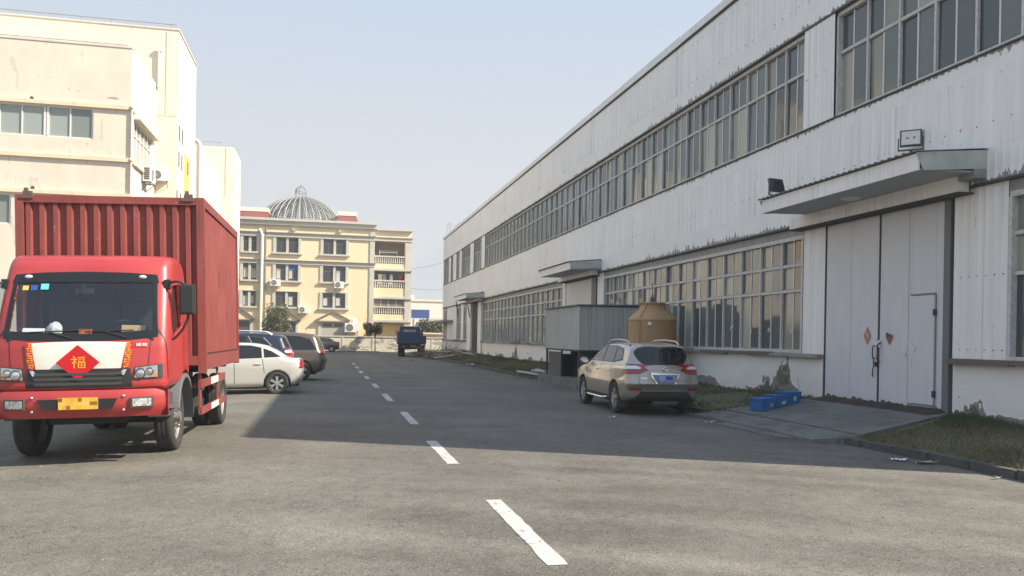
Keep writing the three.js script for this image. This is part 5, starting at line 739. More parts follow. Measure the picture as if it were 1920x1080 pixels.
airCon('outdoor air conditioner seen edge on, below the side window of the cream building', [SX + 0.02, 9.0, -43.9], Math.PI / 2, 1.25, 'air conditioners on the cream building');
airCon('outdoor air conditioner facing the road on the tall cream block', [-8.72, 9.55, -46.58], 0, 1.0, 'air conditioners on the cream building');

// ---------------------------------------------------------------- far yellow apartment block with a wire dome
const Z = -92, yel = tag(new THREE.Group(), 'four storey yellow building with grey trim and balconies at the end of the road', 'apartment block'); yel.name = numbered('apartment_building'); scene.add(yel);
const yellowMat = new THREE.MeshStandardMaterial({ map: per(plaster(0.77, 0.635, 0.42, 231, 0.7), 9, 9), roughness: 0.9 }), trimMat = new THREE.MeshStandardMaterial({ map: per(plaster(0.53, 0.505, 0.44, 241, 1.2), 4, 4), roughness: 0.9 }), lineMat = std(0.22, 0.21, 0.19, 0.9), darkGlass = phy(0.035, 0.04, 0.042, 0.08, { ior: 1.5 });
const rows = [[10.4, 12.0], [7.4, 9.12], [4.6, 6.2]], acLike = [];
{
  const cols = [[-8.9, -7.55], [-5.55, -3.25], [-0.65, 1.75]], all = [[-12.6, -9.6], ...cols]; const wall = (...q) => mesh('wall', [span(...q)], yellowMat, yel);
  const top = 13.9, z0 = Z - 0.35, z1 = Z; let x = -16;
  for (const [a, b] of all) { wall(x, a, 0, top, z0, z1); let y = 0; for (const [lo, hi] of [...rows].reverse()) { wall(a, b, y, lo, z0, z1); y = hi; } wall(a, b, y, top, z0, z1); x = b; } wall(x, 4.78, 0, top, z0, z1);
  wall(-16, 4.78, 0.1, top - 0.5, z0 - 14, z0 - 13.7); wall(4.45, 4.78, 0, top - 0.3, z0 - 13.7, z0); mesh('roof', [span(-16, 4.4, top - 0.5, top - 0.3, z0 - 13.6, z0)], trimMat, yel);
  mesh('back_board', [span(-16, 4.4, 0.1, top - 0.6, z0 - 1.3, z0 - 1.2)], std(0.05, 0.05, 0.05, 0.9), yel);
  const trim = (...q) => mesh('cornice', [span(...q)], trimMat, yel), line = (...q) => mesh('cornice_line', [span(...q)], lineMat, yel);
  trim(-16, 4.95, 13.32, 13.72, Z, Z + 0.22); trim(-16, 5.05, 13.72, 13.98, Z - 0.3, Z + 0.42); line(-16, 5, 13.24, 13.315, Z, Z + 0.26); 
  trim(-16, 4.92, 12.02, 12.42, Z, Z + 0.16); line(-16, 4.95, 12.42, 12.50, Z, Z + 0.3); trim(-16, 4.92, 9.16, 9.50, Z, Z + 0.16); line(-16, 4.95, 9.50, 9.58, Z, Z + 0.3);
  for (let k = 0; k < 24; k++) mesh('quoin', [box(0.5, 0.535, 0.1, 4.55 + (k % 2 ? 0.02 : 0), 0.28 + k * 0.54, Z + 0.055)], trimMat, yel);
  cols.concat([[-12.6, -9.6]]).forEach(([a, b], ci) => rows.forEach(([lo, hi], ri) => {
    const w = sub('window', yel), m = (a + b) / 2, zf = Z - 0.12;
    mesh('surround', [span(a - 0.3, a, lo - 0.02, hi + 0.1, Z, Z + 0.1), span(b, b + 0.3, lo - 0.02, hi + 0.1, Z, Z + 0.1), span(a, b, hi, hi + 0.1, Z, Z + 0.11), span(m - 0.13, m + 0.13, lo, hi, Z - 0.2, Z + 0.02)], trimMat, w); mesh('sill', [span(a - 0.42, b + 0.42, lo - 0.2, lo - 0.025, Z, Z + 0.24)], trimMat, w);
    for (const [p, q] of [[a, m - 0.13], [m + 0.13, b]]) { mesh('frame', [span(p, p + 0.05, lo, hi, zf - 0.04, zf + 0.04), span(q - 0.05, q, lo, hi, zf - 0.04, zf + 0.04), span((p + q) / 2 - 0.02, (p + q) / 2 + 0.02, lo, lo + 1.1, zf - 0.035, zf + 0.035), span(p + 0.05, q - 0.05, lo + 1.08, lo + 1.14, zf - 0.04, zf + 0.04)], std(0.10, 0.10, 0.10, 0.5), w); mesh('pane', [span(p + 0.05, q - 0.05, lo, hi, zf - 0.008, zf + 0.008)], darkGlass, w); if (ri > 0 && R() < 0.8) mesh('curtain', [span(p + 0.08, p + 0.08 + rr(0.25, 0.5), lo + rr(0, 0.3), hi - 0.5, zf + 0.012, zf + 0.02)], std(0.5, 0.5, 0.47, 0.9), w); }
    if (ci === 1 && ri === 1) mesh('blue_blind', [span(m + 0.18, b - 0.05, hi - 0.55, hi - 0.03, zf + 0.012, zf + 0.03)], std(0.03, 0.10, 0.38, 0.8), w);
  }));
  // ground floor doors with little pediments
  for (const [a, b] of [[-0.75, 1.75], [-5.2, -3.4], [-9.6, -8.1]]) { const d = sub('porch', yel), m = (a + b) / 2, y = 3.2; mesh('pediment', [prism([[a - 0.5, y], [b + 0.5, y], [m, y + 0.95]], 0.35).translate(0, 0, Z)], yellowMat, d); mesh('pediment_trim', [put(new THREE.BoxGeometry(Math.hypot((b - a) / 2 + 0.6, 0.98), 0.12, 0.55), (a + m) / 2 - 0.28, y + 0.55, Z + 0.26, 0, 0, Math.atan2(0.95, (b - a) / 2 + 0.5)), put(new THREE.BoxGeometry(Math.hypot((b - a) / 2 + 0.6, 0.98), 0.12, 0.55), (b + m) / 2 + 0.28, y + 0.55, Z + 0.26, 0, 0, -Math.atan2(0.95, (b - a) / 2 + 0.5)), span(a - 0.5, b + 0.5, y - 0.14, y - 0.004, Z, Z + 0.4)], lineMat, d); mesh('door', [span(a, b, 0.2, y - 0.15, Z, Z + 0.06)], a < -3 ? std(0.06, 0.065, 0.06, 0.5) : std(0.40, 0.38, 0.33, 0.8), d); mesh('door_frame', [span(a - 0.3, a, 0.2, y - 0.15, Z, Z + 0.14), span(b, b + 0.3, 0.2, y - 0.15, Z, Z + 0.14)], trimMat, d); if (a > -3) mesh('fanlight', [span(a + 0.2, m - 0.1, y - 0.65, y - 0.28, Z + 0.06, Z + 0.075), span(m + 0.1, b - 0.2, y - 0.65, y - 0.28, Z + 0.06, Z + 0.075)], darkGlass, d); }
  // pipes
  mesh('drain_pipe', [tube([V(-7.3, 12.75, Z + 0.2), V(-7.05, 12.35, Z + 0.25), V(-6.98, 11.8, Z + 0.25), V(-7.0, 6, Z + 0.25), V(-7.02, 0.3, Z + 0.25)], 0.16, 40, 10)], std(0.8, 0.74, 0.6, 0.6), yel); mesh('drain_pipe', [cyl(0.08, 13.4, -6.62, 6.9, Z + 0.12, 'y', 8)], lineMat, yel);
  for (const px of [-3.9, 0.95]) mesh('vent_hood', [prism([[0, 0], [0.34, 0], [0, 0.3]], 0.3).translate(px, 12.75, Z)], trimMat, yel);
  // balcony wing
  const xa = 4.78, xb = 8.9, zb = Z - 0.5, dark = std(0.20, 0.17, 0.13, 0.9); wall(xa, xb, 12.44, 13.25, zb - 6, zb); trim(xa, xb + 0.1, 13.25, 13.42, zb - 0.2, zb + 0.3); trim(xa, xb + 0.1, 12.1, 12.44, zb, zb + 0.15); line(xa, xb + 0.12, 12.44, 12.5, zb, zb + 0.25);
  for (const [lo, hi] of [[9.1, 9.62], [6.0, 6.95], [3.05, 4.05]]) wall(xa, xb - 0.7, lo, hi, zb - 1.4, zb); wall(xa, xb - 0.7, 0, 3.0, zb - 1.6, zb - 1.4);
  for (const yy of [9.1, 6.0, 3.45]) { trim(xa, xb, yy - 0.22, yy, zb, zb + 0.12); line(xa, xb + 0.05, yy - 0.3, yy - 0.224, zb, zb + 0.2); }
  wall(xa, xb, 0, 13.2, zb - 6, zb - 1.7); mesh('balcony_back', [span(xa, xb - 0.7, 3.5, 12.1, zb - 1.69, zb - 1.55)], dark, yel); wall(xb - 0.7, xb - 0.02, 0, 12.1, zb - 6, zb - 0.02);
  for (let k = 0; k < 22; k++) mesh('quoin', [box(0.7, 0.54, 0.1, xb - 0.36, 0.28 + k * 0.545, zb + 0.03)], trimMat, yel);
  for (const yy of [9.62, 6.95, 4.05]) { const b = sub('balcony', yel); mesh('hand_rail', [span(xa, xb - 0.7, yy + 0.72, yy + 0.88, zb - 0.16, zb + 0.06)], trimMat, b); for (let k = 0; k < 14; k++) mesh('baluster', [new THREE.LatheGeometry([[0.05, 0], [0.05, 0.08], [0.085, 0.22], [0.045, 0.42], [0.07, 0.56], [0.05, 0.72]].map(([q, w]) => new THREE.Vector2(q, w)), 8).translate(xa + 0.2 + k * 0.235, yy, zb - 0.05)], trimMat, b); }
  { const w = sub('window', yel, 'glazed balcony on the second storey'), fr = []; for (let k = 0; k <= 4; k++) fr.push(span(xa + k * 0.83 - 0.03, xa + k * 0.83 + 0.03, 4.95, 5.95, zb - 0.12, zb - 0.05)); fr.push(span(xa, xb - 0.7, 5.9, 5.98, zb - 0.12, zb - 0.045)); mesh('frame', fr, whiteFrame, w); for (let k = 0; k < 4; k++) mesh('pane', [span(xa + k * 0.83 + 0.03, xa + (k + 1) * 0.83 - 0.03, 4.95, 5.9, zb - 0.09, zb - 0.08)], phy(0.22, 0.2, 0.17, 0.1), w); }
  // tiled mansard roofs
  const tile = new THREE.MeshStandardMaterial({ map: per(tex(128, 128, (u, v) => { const k = 0.7 + 0.3 * Math.sin(u * 6.283 * 8) * Math.sin(u * 6.283 * 8), n = fbm(u, v, 8, 8, 251, 3); return [0.20 * k + 0.05 * n, 0.055 * k + 0.02 * n, 0.045 * k + 0.02 * n]; }), 2, 2), roughness: 0.85 });
  const mans = (xl, xr, sl, sr) => { const a = [[xl, 13.9, Z - 1.2], [xr, 13.9, Z - 1.2], [xr - sr, 14.95, Z - 2.4], [xl + sl, 14.95, Z - 2.4]], P = []; for (const i of [0, 1, 2, 0, 2, 3]) P.push(...a[i]); if (sr) for (const q of [a[1], [xr, 13.9, Z - 7], a[2], [xr, 13.9, Z - 7], [xr - sr, 14.95, Z - 7], a[2]]) P.push(...q); const g = new THREE.BufferGeometry(); g.setAttribute('position', new THREE.Float32BufferAttribute(P, 3)); g.computeVertexNormals(); tile.side = THREE.DoubleSide; mesh('tiled_roof', [g], tile, yel); mesh('roof_edge', [span(xl + sl - 0.1, xr - sr + 0.1, 14.95, 15.4, Z - 7, Z - 2.3)], std(0.72, 0.66, 0.56, 0.9), yel); };
  mans(-16, -6.4, 0, 0.25); mans(0.6, 3.15, 0.3, 0.35);
}
{ // dome of bare ribs and rings with a lantern cage
  const d = thing('wire_dome', 'open grey ribbed dome with a small cage lantern on the yellow building roof', 'dome', [-3.35, 13.7, -99]), Rr = 4.75, H = 3.95, n = 36, rib = std(0.27, 0.265, 0.25, 0.5, { metalness: 0.2 }), P = (a, t) => V(Math.cos(a) * Rr * Math.cos(t), H * Math.sin(t) - 0.2, Math.sin(a) * Rr * Math.cos(t));
  for (let k = 0; k < n; k++) { const pts = []; for (let i = 0; i <= 10; i++) pts.push(P(k / n * 6.2832, i / 10 * 1.40)); mesh('rib', [tube(pts, 0.085, 18, 5)], rib, d); }
  for (let k = 0; k < n; k++) { const pts = []; for (let i = 0; i <= 10; i++) pts.push(P((k + 0.5) / n * 6.2832, i / 10 * 1.40).multiplyScalar(0.975)); mesh('inner_rib', [tube(pts, 0.045, 18, 4)], std(0.06, 0.06, 0.06, 0.7), d); }
  for (let i = 0; i < 19; i++) { const t = 0.02 + i / 19 * 1.38; mesh('ring', [put(new THREE.TorusGeometry(Rr * Math.cos(t), 0.032, 5, 60), 0, H * Math.sin(t) - 0.2, 0, Math.PI / 2)], rib, d); }
  const c = sub('lantern', d), r = 0.62, y0 = H - 0.35; for (let k = 0; k < 10; k++) { const a = k / 10 * 6.2832, q = (f, y) => V(Math.cos(a) * r * f, y, Math.sin(a) * r * f); mesh('bar', [tube([q(1, y0), q(1, y0 + 0.75), q(0.88, y0 + 1.1), q(0.5, y0 + 1.38), q(0.05, y0 + 1.48)], 0.035, 14, 5)], rib, c); } for (const y of [0.05, 0.75]) mesh('ring', [put(new THREE.TorusGeometry(r, 0.03, 5, 30), 0, y0 + y, 0, Math.PI / 2)], rib, c); mesh('finial', [cyl(0.05, 0.25, 0, y0 + 1.58, 0)], rib, c);
}
airCon('air conditioner left below the second-row window of the yellow building', [-5.55, 6.75, Z + 0.06], 0, 1.25); airCon('air conditioner below the second-row window at the right of the yellow facade', [1.08, 6.72, Z + 0.06], 0, 1.25); airCon('air conditioner beside the third-row left window of the yellow facade', [-2.62, 3.95, Z + 0.06], 0, 1.25); airCon('large air conditioner beside the grey ground floor door of the yellow building', [2.45, 2.0, Z + 0.06], 0, 1.7);
{ const g = std(0.8, 0.8, 0.78, 0.8); const cl = [['white', 5.5, 0.8], ['pale grey', 6.0, 0.6], ['white', 6.7, 0.85], ['dark', 7.1, 0.6], ['dark', 6.35, 0.65], ['red', 7.75, 0.8]]; const col = { white: [0.75, 0.75, 0.73], 'pale grey': [0.4, 0.4, 0.4], dark: [0.05, 0.05, 0.06], red: [0.5, 0.06, 0.06] }; const nth = ['white shirt at the left of the balcony clothes line', 'pale grey garment second on the balcony clothes line', 'white shirt in the middle of the balcony clothes line', 'dark garment right of the middle white shirt on the balcony', 'dark garment just left of the middle white shirt on the balcony', 'red garment hanging at the right end of the balcony']; cl.forEach(([c, x, h], i) => { const m = mesh('hanging_garment', [prism([[-0.3, 0.1], [-0.16, 0.24], [0.16, 0.24], [0.3, 0.1], [0.2, 0.02], [0.2, -h], [-0.2, -h], [-0.2, 0.02]], 0.06).translate(x, 8.25, Z - 1.0)], std(...col[c], 0.9)); tag(m, nth[i], 'garment'); }); const l = mesh('clothes_line', [rod(V(4.9, 8.5, Z - 0.97), V(8.2, 8.5, Z - 0.97), 0.015)], lineMat); tag(l, 'clothes line across the middle balcony', 'clothes line'); const dr = mesh('drying_rack', [rod(V(5.4, 10.9, Z - 0.9), V(7.3, 10.9, Z - 0.9), 0.03), rod(V(5.4, 10.35, Z - 0.9), V(5.4, 11.15, Z - 0.9), 0.03), rod(V(7.3, 10.35, Z - 0.9), V(7.3, 11.15, Z - 0.9), 0.03), rod(V(5.4, 11.1, Z - 1.1), V(7.3, 11.1, Z - 1.1), 0.03)], std(0.6, 0.6, 0.6, 0.4)); tag(dr, 'pale drying rack standing on the top balcony', 'drying rack'); }
{ const m = mesh('satellite_dish', [put(new THREE.SphereGeometry(0.42, 20, 8, 0, 6.3, 0, 0.9).scale(1, 0.5, 1), 2.75, 3.25, Z + 0.25, Math.PI / 2), rod(V(2.75, 3.3, Z), V(2.75, 3.3, Z + 0.3), 0.03)], std(0.8, 0.79, 0.74, 0.6)); tag(m, 'round white dish above the large air conditioner on the yellow facade', 'satellite dish'); }

// ---------------------------------------------------------------- boundary wall, trees, shrubs, far buildings
{
  const t = tex(1024, 256, (u, v) => { const n = fbm(u, v, 20, 5, 261, 6), m = fbm(u, v, 60, 14, 264, 4), d = n > 0.60 || (m > 0.70 && v < 0.7); return d ? [0.24 + 0.1 * m, 0.235 + 0.1 * m, 0.20 + 0.1 * m] : [0.60 + 0.1 * (m - 0.5), 0.555 + 0.1 * (m - 0.5), 0.44 + 0.1 * (m - 0.5)]; });
  const wm = new THREE.MeshStandardMaterial({ map: per(t, 16, 1.6), roughness: 0.95 }), w = thing('boundary_wall', 'low stained yellowish boundary wall in front of the yellow building', 'wall', [0, 0, 0]);
  for (let x = -14; x < 12.5; x += 3.1) { mesh('wall_panel', [span(x, x + 3.06, -0.1, 1.5, -88.15, -88)], wm, w); mesh('coping', [span(x - 0.02, x + 3.08, 1.5, 1.62, -88.22, -87.93)], trimMat, w); mesh('pier', [span(x + 3.0, x + 3.16, -0.1, 1.499, -88.18, -87.96)], trimMat, w); }
  struct('path', [span(-6, 5.2, -0.1, 0.07, -88, -86.6)], concMat);
}
function leafTree(name, label, cat, [x, y, z], h, trunkH, rx, ry, n, size, cols, seed, lumps = 9, rz = rx) {
  const t = thing(name, label, cat, [x, y, z]), q = rng(seed), r2 = (a, b) => a + (b - a) * q(), bark = std(0.10, 0.08, 0.06, 0.95), b = [], cy = trunkH + ry * 0.85, L = [];
  b.push(rod(V(0, -0.1, 0), V(r2(-0.1, 0.1), cy, 0), 0.045 * h * 0.28 + 0.02, 8, 0.02)); for (let k = 0; k < lumps; k++) { const a = r2(0, 6.28), e = r2(-0.7, 1), m = Math.sqrt(1 - e * e * 0.8) * r2(0.35, 0.8); L.push([Math.cos(a) * m * rx, cy + e * ry * 0.62, Math.sin(a) * m * rz, r2(0.3, 0.52)]); b.push(rod(V(0, lerp(trunkH, cy, q() * 0.7), 0), V(L[k][0] * 0.8, L[k][1], L[k][2] * 0.8), 0.03, 5, 0.008)); }
  mesh('trunk', b, bark, t);
  const leaf = new THREE.BufferGeometry(); leaf.setAttribute('position', new THREE.Float32BufferAttribute([0, 0, 0, 0.42, 0.5, 0.08, 0, 1, 0, 0, 0, 0, 0, 1, 0, -0.42, 0.5, 0.08], 3)); leaf.computeVertexNormals();
  const im = new THREE.InstancedMesh(leaf, new THREE.MeshStandardMaterial({ roughness: 0.8, side: THREE.DoubleSide }), n), m = new THREE.Matrix4(), c = new THREE.Color();
  for (let i = 0; i < n; i++) { const l = L[Math.floor(q() * lumps)], a = r2(0, 6.28), e = r2(-1, 1), d = Math.pow(q(), 0.42), s = Math.sqrt(1 - e * e); const k = size * r2(0.6, 1.3); m.compose(V(l[0] + Math.cos(a) * s * d * l[3] * rx, l[1] + e * d * l[3] * ry, l[2] + Math.sin(a) * s * d * l[3] * rz), QU.setFromEuler(EU.set(r2(0, 6.28), r2(0, 6.28), r2(0, 6.28))), V(k, k, k)); im.setMatrixAt(i, m); const p = cols[Math.floor(q() * cols.length)], v = r2(0.7, 1.3); im.setColorAt(i, c.setRGB(p[0] * v, p[1] * v, p[2] * v)); }
  im.name = 'crown'; im.userData.kind = 'stuff'; im.castShadow = im.receiveShadow = true; t.add(im); return t;
}
const gr = [[0.10, 0.105, 0.03], [0.07, 0.085, 0.025], [0.14, 0.125, 0.04], [0.05, 0.065, 0.02]], dk = [[0.035, 0.05, 0.018], [0.05, 0.065, 0.025], [0.09, 0.08, 0.03], [0.16, 0.05, 0.03]];
leafTree('round_tree', 'bushy olive green tree in front of the yellow building above the parked cars', 'tree', [-5.0, 0, -86], 4.5, 1.1, 1.75, 1.95, 5200, 0.2, gr, 21, 16);
leafTree('young_tree', 'small dark tree with a thin trunk in front of the boundary wall', 'tree', [4.75, 0, -86.8], 3.5, 1.5, 1.0, 1.05, 1500, 0.17, dk, 22, 10);
leafTree('climbing_shrub', 'dusty shrub against the corner of the yellow building beside the thin tree', 'shrub', [4.15, 0, -90.6], 3.2, 0.8, 0.7, 1.3, 1200, 0.16, [[0.12, 0.115, 0.06], [0.08, 0.085, 0.04]], 23, 8);
for (const [k, x, z, h, s] of [[0, 14.2, -118, 4.6, 31], [1, 17.6, -128, 4.8, 32], [2, 20.4, -122, 5.2, 33]]) leafTree('distant_tree', ['leftmost of the hazy olive trees beyond the blue truck', 'middle of the hazy olive trees beyond the blue truck', 'rightmost of the hazy olive trees next to the factory far corner'][k], 'tree', [x, 0, z], h, 0.6, 2.6, 1.9, 2600, 0.34, [[0.09, 0.095, 0.045], [0.12, 0.115, 0.06], [0.07, 0.075, 0.035]], s, 16);
struct('far_ground', [span(2, 40, -0.24, -0.05, -210, -104)], concMat);
{
  const w = thing('warehouse', 'long pale warehouse in the far haze beyond the blue truck', 'warehouse', [0, 0, 0]), pale = std(0.78, 0.70, 0.60, 0.9); mesh('wall', [span(14, 46, -0.3, 9.2, -190, -178)], pale, w); mesh('parapet', [span(14, 46, 9.2, 9.6, -190, -177.8)], std(0.8, 0.68, 0.52, 0.9), w); mesh('stair_tower', [span(15.2, 18.2, 9.6, 10.6, -188, -182)], pale, w); mesh('window_band', [span(19, 44, 4.6, 5.6, -178.02, -177.95)], std(0.5, 0.46, 0.42, 0.6), w);
  const s = thing('blue_gate_sign', 'wide dark blue panel on posts before the far pale warehouse', 'sign', [0, 0, 0]); mesh('panel', [span(16.0, 19.6, 5.3, 7.0, -165.3, -165)], std(0.03, 0.07, 0.22, 0.5), s); mesh('trim', [span(16.0, 19.6, 5.05, 5.28, -165.35, -164.9)], std(0.55, 0.6, 0.66, 0.5), s); mesh('post', [span(16.3, 16.6, 0, 5.05, -165.3, -165), span(19, 19.3, 0, 5.05, -165.3, -165)], lineMat, s);
  const sh = thing('pale_shelter', 'small cream gate shelter beyond the blue truck at the factory corner', 'hut', [0, 0, 0]); mesh('roof', [span(9.2, 12.4, 1.95, 2.1, -92.5, -89.6)], std(0.75, 0.66, 0.5, 0.8), sh); mesh('wall', [span(9.6, 12.2, -0.1, 1.95, -92.2, -89.9)], std(0.8, 0.68, 0.5, 0.9), sh);
}
for (const [k, y] of [[0, 8.2], [1, 11.6]]) { const pts = []; for (let i = 0; i <= 12; i++) { const t = i / 12; pts.push(V(lerp(8.95, 14, t), lerp(y - 1.2 + k * -1.2, y - 0.9, t) - 0.5 * Math.sin(Math.PI * t), lerp(-92.6, -81.5, t))); } const m = mesh('overhead_wire', [tube(pts, 0.014, 30, 4)], lineMat); tag(m, k ? 'upper overhead wire between the yellow building and the factory' : 'lower overhead wire between the yellow building and the factory', 'wire'); }

// ---------------------------------------------------------------- things along the factory wall
{ // sheet metal shed on a concrete slab
  const s = thing('metal_shed', 'grey ribbed sheet metal shed against the factory wall', 'shed', [0, 0, 0]), g = new THREE.MeshStandardMaterial({ map: claddingTex.clone(), color: C(0.52, 0.545, 0.52), roughness: 0.55, side: THREE.DoubleSide }); per(g.map, 5, 5);
  const x0 = 8.4, x1 = 10.95, z0 = -27.4, z1 = -31.8, y0 = 1.32, y1 = 2.82, w = [[0, 0], [0.84, 0], [0.88, 1], [0.96, 1]];
  mesh('road_side', [corr(x0, z0, z1, y0, y1, 0.22, 0.018, w)], g, s, true); const e = corr(0, x1, x0, y0, y1, 0.27, 0.03, w); e.rotateY(Math.PI / 2); mesh('near_side', [e.translate(0, 0, z0)], g, s, true);
  const e2 = corr(0, x1, x0, y0, y1, 0.27, 0.03, w); e2.rotateY(Math.PI / 2).translate(0, 0, z1 + 0.06); mesh('far_side', [e2], g, s, true);
  mesh('roof', [prism([[x0 - 0.1, y1 + 0.02], [x1 + 0.02, y1 + 0.06], [x1 + 0.02, y1 + 0.11], [x0 - 0.1, y1 + 0.06]], z0 - z1 + 0.2, 0).translate(0, 0, z1 - 0.1)], std(0.16, 0.175, 0.18, 0.7), s);
  const dk = std(0.05, 0.055, 0.06, 0.8); for (const [x, z] of [[x0 + 0.04, z0 - 0.04], [x0 + 0.04, z1 + 0.1], [x0 + 0.04, -29.6], [9.7, z0 - 0.04]]) mesh('post', [span(x - 0.035, x + 0.035, 0.28, y0, z - 0.035, z + 0.035)], dk, s);
  mesh('floor_beam', [span(x0, x0 + 0.06, y0 - 0.06, y0 - 0.004, z0, z1), span(x0 + 0.06, x1, y0 - 0.06, y0 - 0.004, z0 - 0.06, z0)], dk, s); mesh('tank', [cyl(0.5, 0.95, 9.3, 0.76, -28.6, 'y', 20), cyl(0.5, 0.95, 9.5, 0.76, -30.3, 'y', 20), span(8.7, 10.6, 0.28, 1.1, -31.6, -31.1)], std(0.03, 0.04, 0.05, 0.6), s); mesh('board', [span(x0 + 0.05, x0 + 0.08, 0.3, 1.2, -29.7, -31.5)], std(0.07, 0.075, 0.08, 0.7), s);
  mesh('base_slab', [box(2.75, 0.5, 5.4, 9.62, 0.05, -29.7)], concMat, s);
}
{ // tan cooling tower
  const t = thing('cooling_tower', 'tan round cooling tower with narrow neck standing behind the silver SUV', 'cooling tower', [9.9, 0, -24.5]); const tan = new THREE.MeshStandardMaterial({ map: per(tex(512, 256, (u, v) => { const n = fbm(u, v, 6, 4, 271, 5), s = fbm(u, v, 40, 3, 273, 4); return [0.40 + 0.10 * (n - 0.5) + 0.08 * (s - 0.5), 0.245 + 0.08 * (n - 0.5) + 0.05 * (s - 0.5), 0.118 + 0.04 * (n - 0.5)]; }), 2, 2), roughness: 0.55 });
  const pr = [[0.74, 1.12], [0.76, 1.15], [0.735, 1.2], [0.735, 2.28], [0.76, 2.30], [0.76, 2.34], [0.71, 2.38], [0.52, 2.56], [0.40, 2.66], [0.375, 2.76], [0.375, 2.82], [0.41, 2.825], [0.41, 2.865], [0.35, 2.87]].map(([a, b]) => new THREE.Vector2(a, b));
  mesh('shell', [new THREE.LatheGeometry(pr, 48)], tan, t); const seams = []; for (let k = 0; k < 6; k++) { const a = k / 6 * 6.283 + 0.4; seams.push(box(0.035, 1.06, 0.05, Math.cos(a) * 0.745, 1.73, Math.sin(a) * 0.745, 0, -a)); const c = V(Math.cos(a), 0, Math.sin(a)); seams.push(tube([c.clone().multiplyScalar(0.74).setY(2.36), c.clone().multiplyScalar(0.54).setY(2.555), c.clone().multiplyScalar(0.40).setY(2.68), c.clone().multiplyScalar(0.385).setY(2.82)], 0.02, 10, 5)); } mesh('seam', seams, tan, t);
  mesh('basin', [new THREE.LatheGeometry([[0.3, 0.75], [0.6, 0.72], [0.72, 0.85], [0.78, 1.06], [0.74, 1.08]].map(([a, b]) => new THREE.Vector2(a, b)), 40)], tan, t); const leg = []; for (let k = 0; k < 6; k++) { const a = k / 6 * 6.283; leg.push(rod(V(Math.cos(a) * 0.62, 0.2, Math.sin(a) * 0.62), V(Math.cos(a) * 0.68, 1.14, Math.sin(a) * 0.68), 0.025)); } mesh('legs', leg, darkEdge, t);
  mesh('motor', [cyl(0.075, 0.14, 0, 2.96, 0), cyl(0.03, 0.09, 0, 3.07, 0), rod(V(-0.38, 2.86, 0), V(0.38, 2.86, 0), 0.025), rod(V(0, 2.86, -0.38), V(0, 2.86, 0.38), 0.025), rod(V(0.0, 3.1, 0), V(0.0, 3.5, 0.0), 0.012)], std(0.1, 0.1, 0.1, 0.6), t);
  { const a = 2.05; mesh('plaque', [put(new THREE.CylinderGeometry(0.06, 0.06, 0.015, 16).rotateX(Math.PI / 2), Math.cos(a) * 0.75, 2.20, Math.sin(a) * 0.75, 0, Math.PI / 2 - a, 0)], std(0.75, 0.75, 0.73, 0.4), t); mesh('rust_run', [put(new THREE.CylinderGeometry(0.005, 0.018, 0.09, 6), Math.cos(a) * 0.737, 2.10, Math.sin(a) * 0.737, Math.PI, 0, 0)], rust, t); }
}
{ // three blue plastic crates
  const blue = new THREE.MeshStandardMaterial({ map: per(tex(128, 128, (u, v) => { const n = fbm(u, v, 5, 5, 281, 4); return [0.012 + 0.014 * n, 0.10 + 0.05 * n, 0.36 + 0.12 * (n - 0.5)]; }), 0.8, 0.8), roughness: 0.5 });
  const crate = (label, x, z, ry, tilt) => { const t = thing('blue_crate', label, 'crate', [x, vergeY(x, z) + 0.03, z], ry, 'blue crates by the door ramp'); t.rotation.z = tilt; t.scale.set(0.66, 0.92, 0.75); mesh('body', [prism([[-0.29, 0], [0.29, 0], [0.32, 0.25], [-0.32, 0.25]], 0.44, 0.012).translate(0, 0, -0.22)], blue, t); mesh('lid', [prism([[-0.335, -0.24], [0.335, -0.24], [0.335, 0.24], [-0.335, 0.24]], 0.03, 0.01).rotateX(-Math.PI / 2).translate(0, 0.252, 0)], blue, t); mesh('ridge', [box(0.60, 0.02, 0.012, 0, 0.17, 0.232), box(0.014, 0.22, 0.014, -0.2, 0.11, 0.23), box(0.014, 0.22, 0.014, 0.22, 0.11, 0.23)], blue, t); return t; };
  const tagM = std(0.55, 0.55, 0.5, 0.7); const a = crate('leftmost of three blue lidded crates by the ramp', 9.18, -16.35, 0.30, 0.02), b = crate('middle blue lidded crate between its two neighbours by the ramp', 9.62, -16.55, 0.26, -0.01), c = crate('rightmost and highest blue crate, nearest the factory door', 10.06, -16.8, 0.2, 0.03);
  mesh('label', [box(0.13, 0.09, 0.004, 0.12, 0.13, 0.240)], std(0.25, 0.3, 0.3, 0.7), a); mesh('label', [box(0.11, 0.07, 0.004, 0.05, 0.11, 0.240), box(0.05, 0.05, 0.004, 0.13, 0.13, 0.2415)], tagM, b); mesh('label', [box(0.10, 0.10, 0.004, 0.04, 0.13, 0.240)], tagM, c);
}
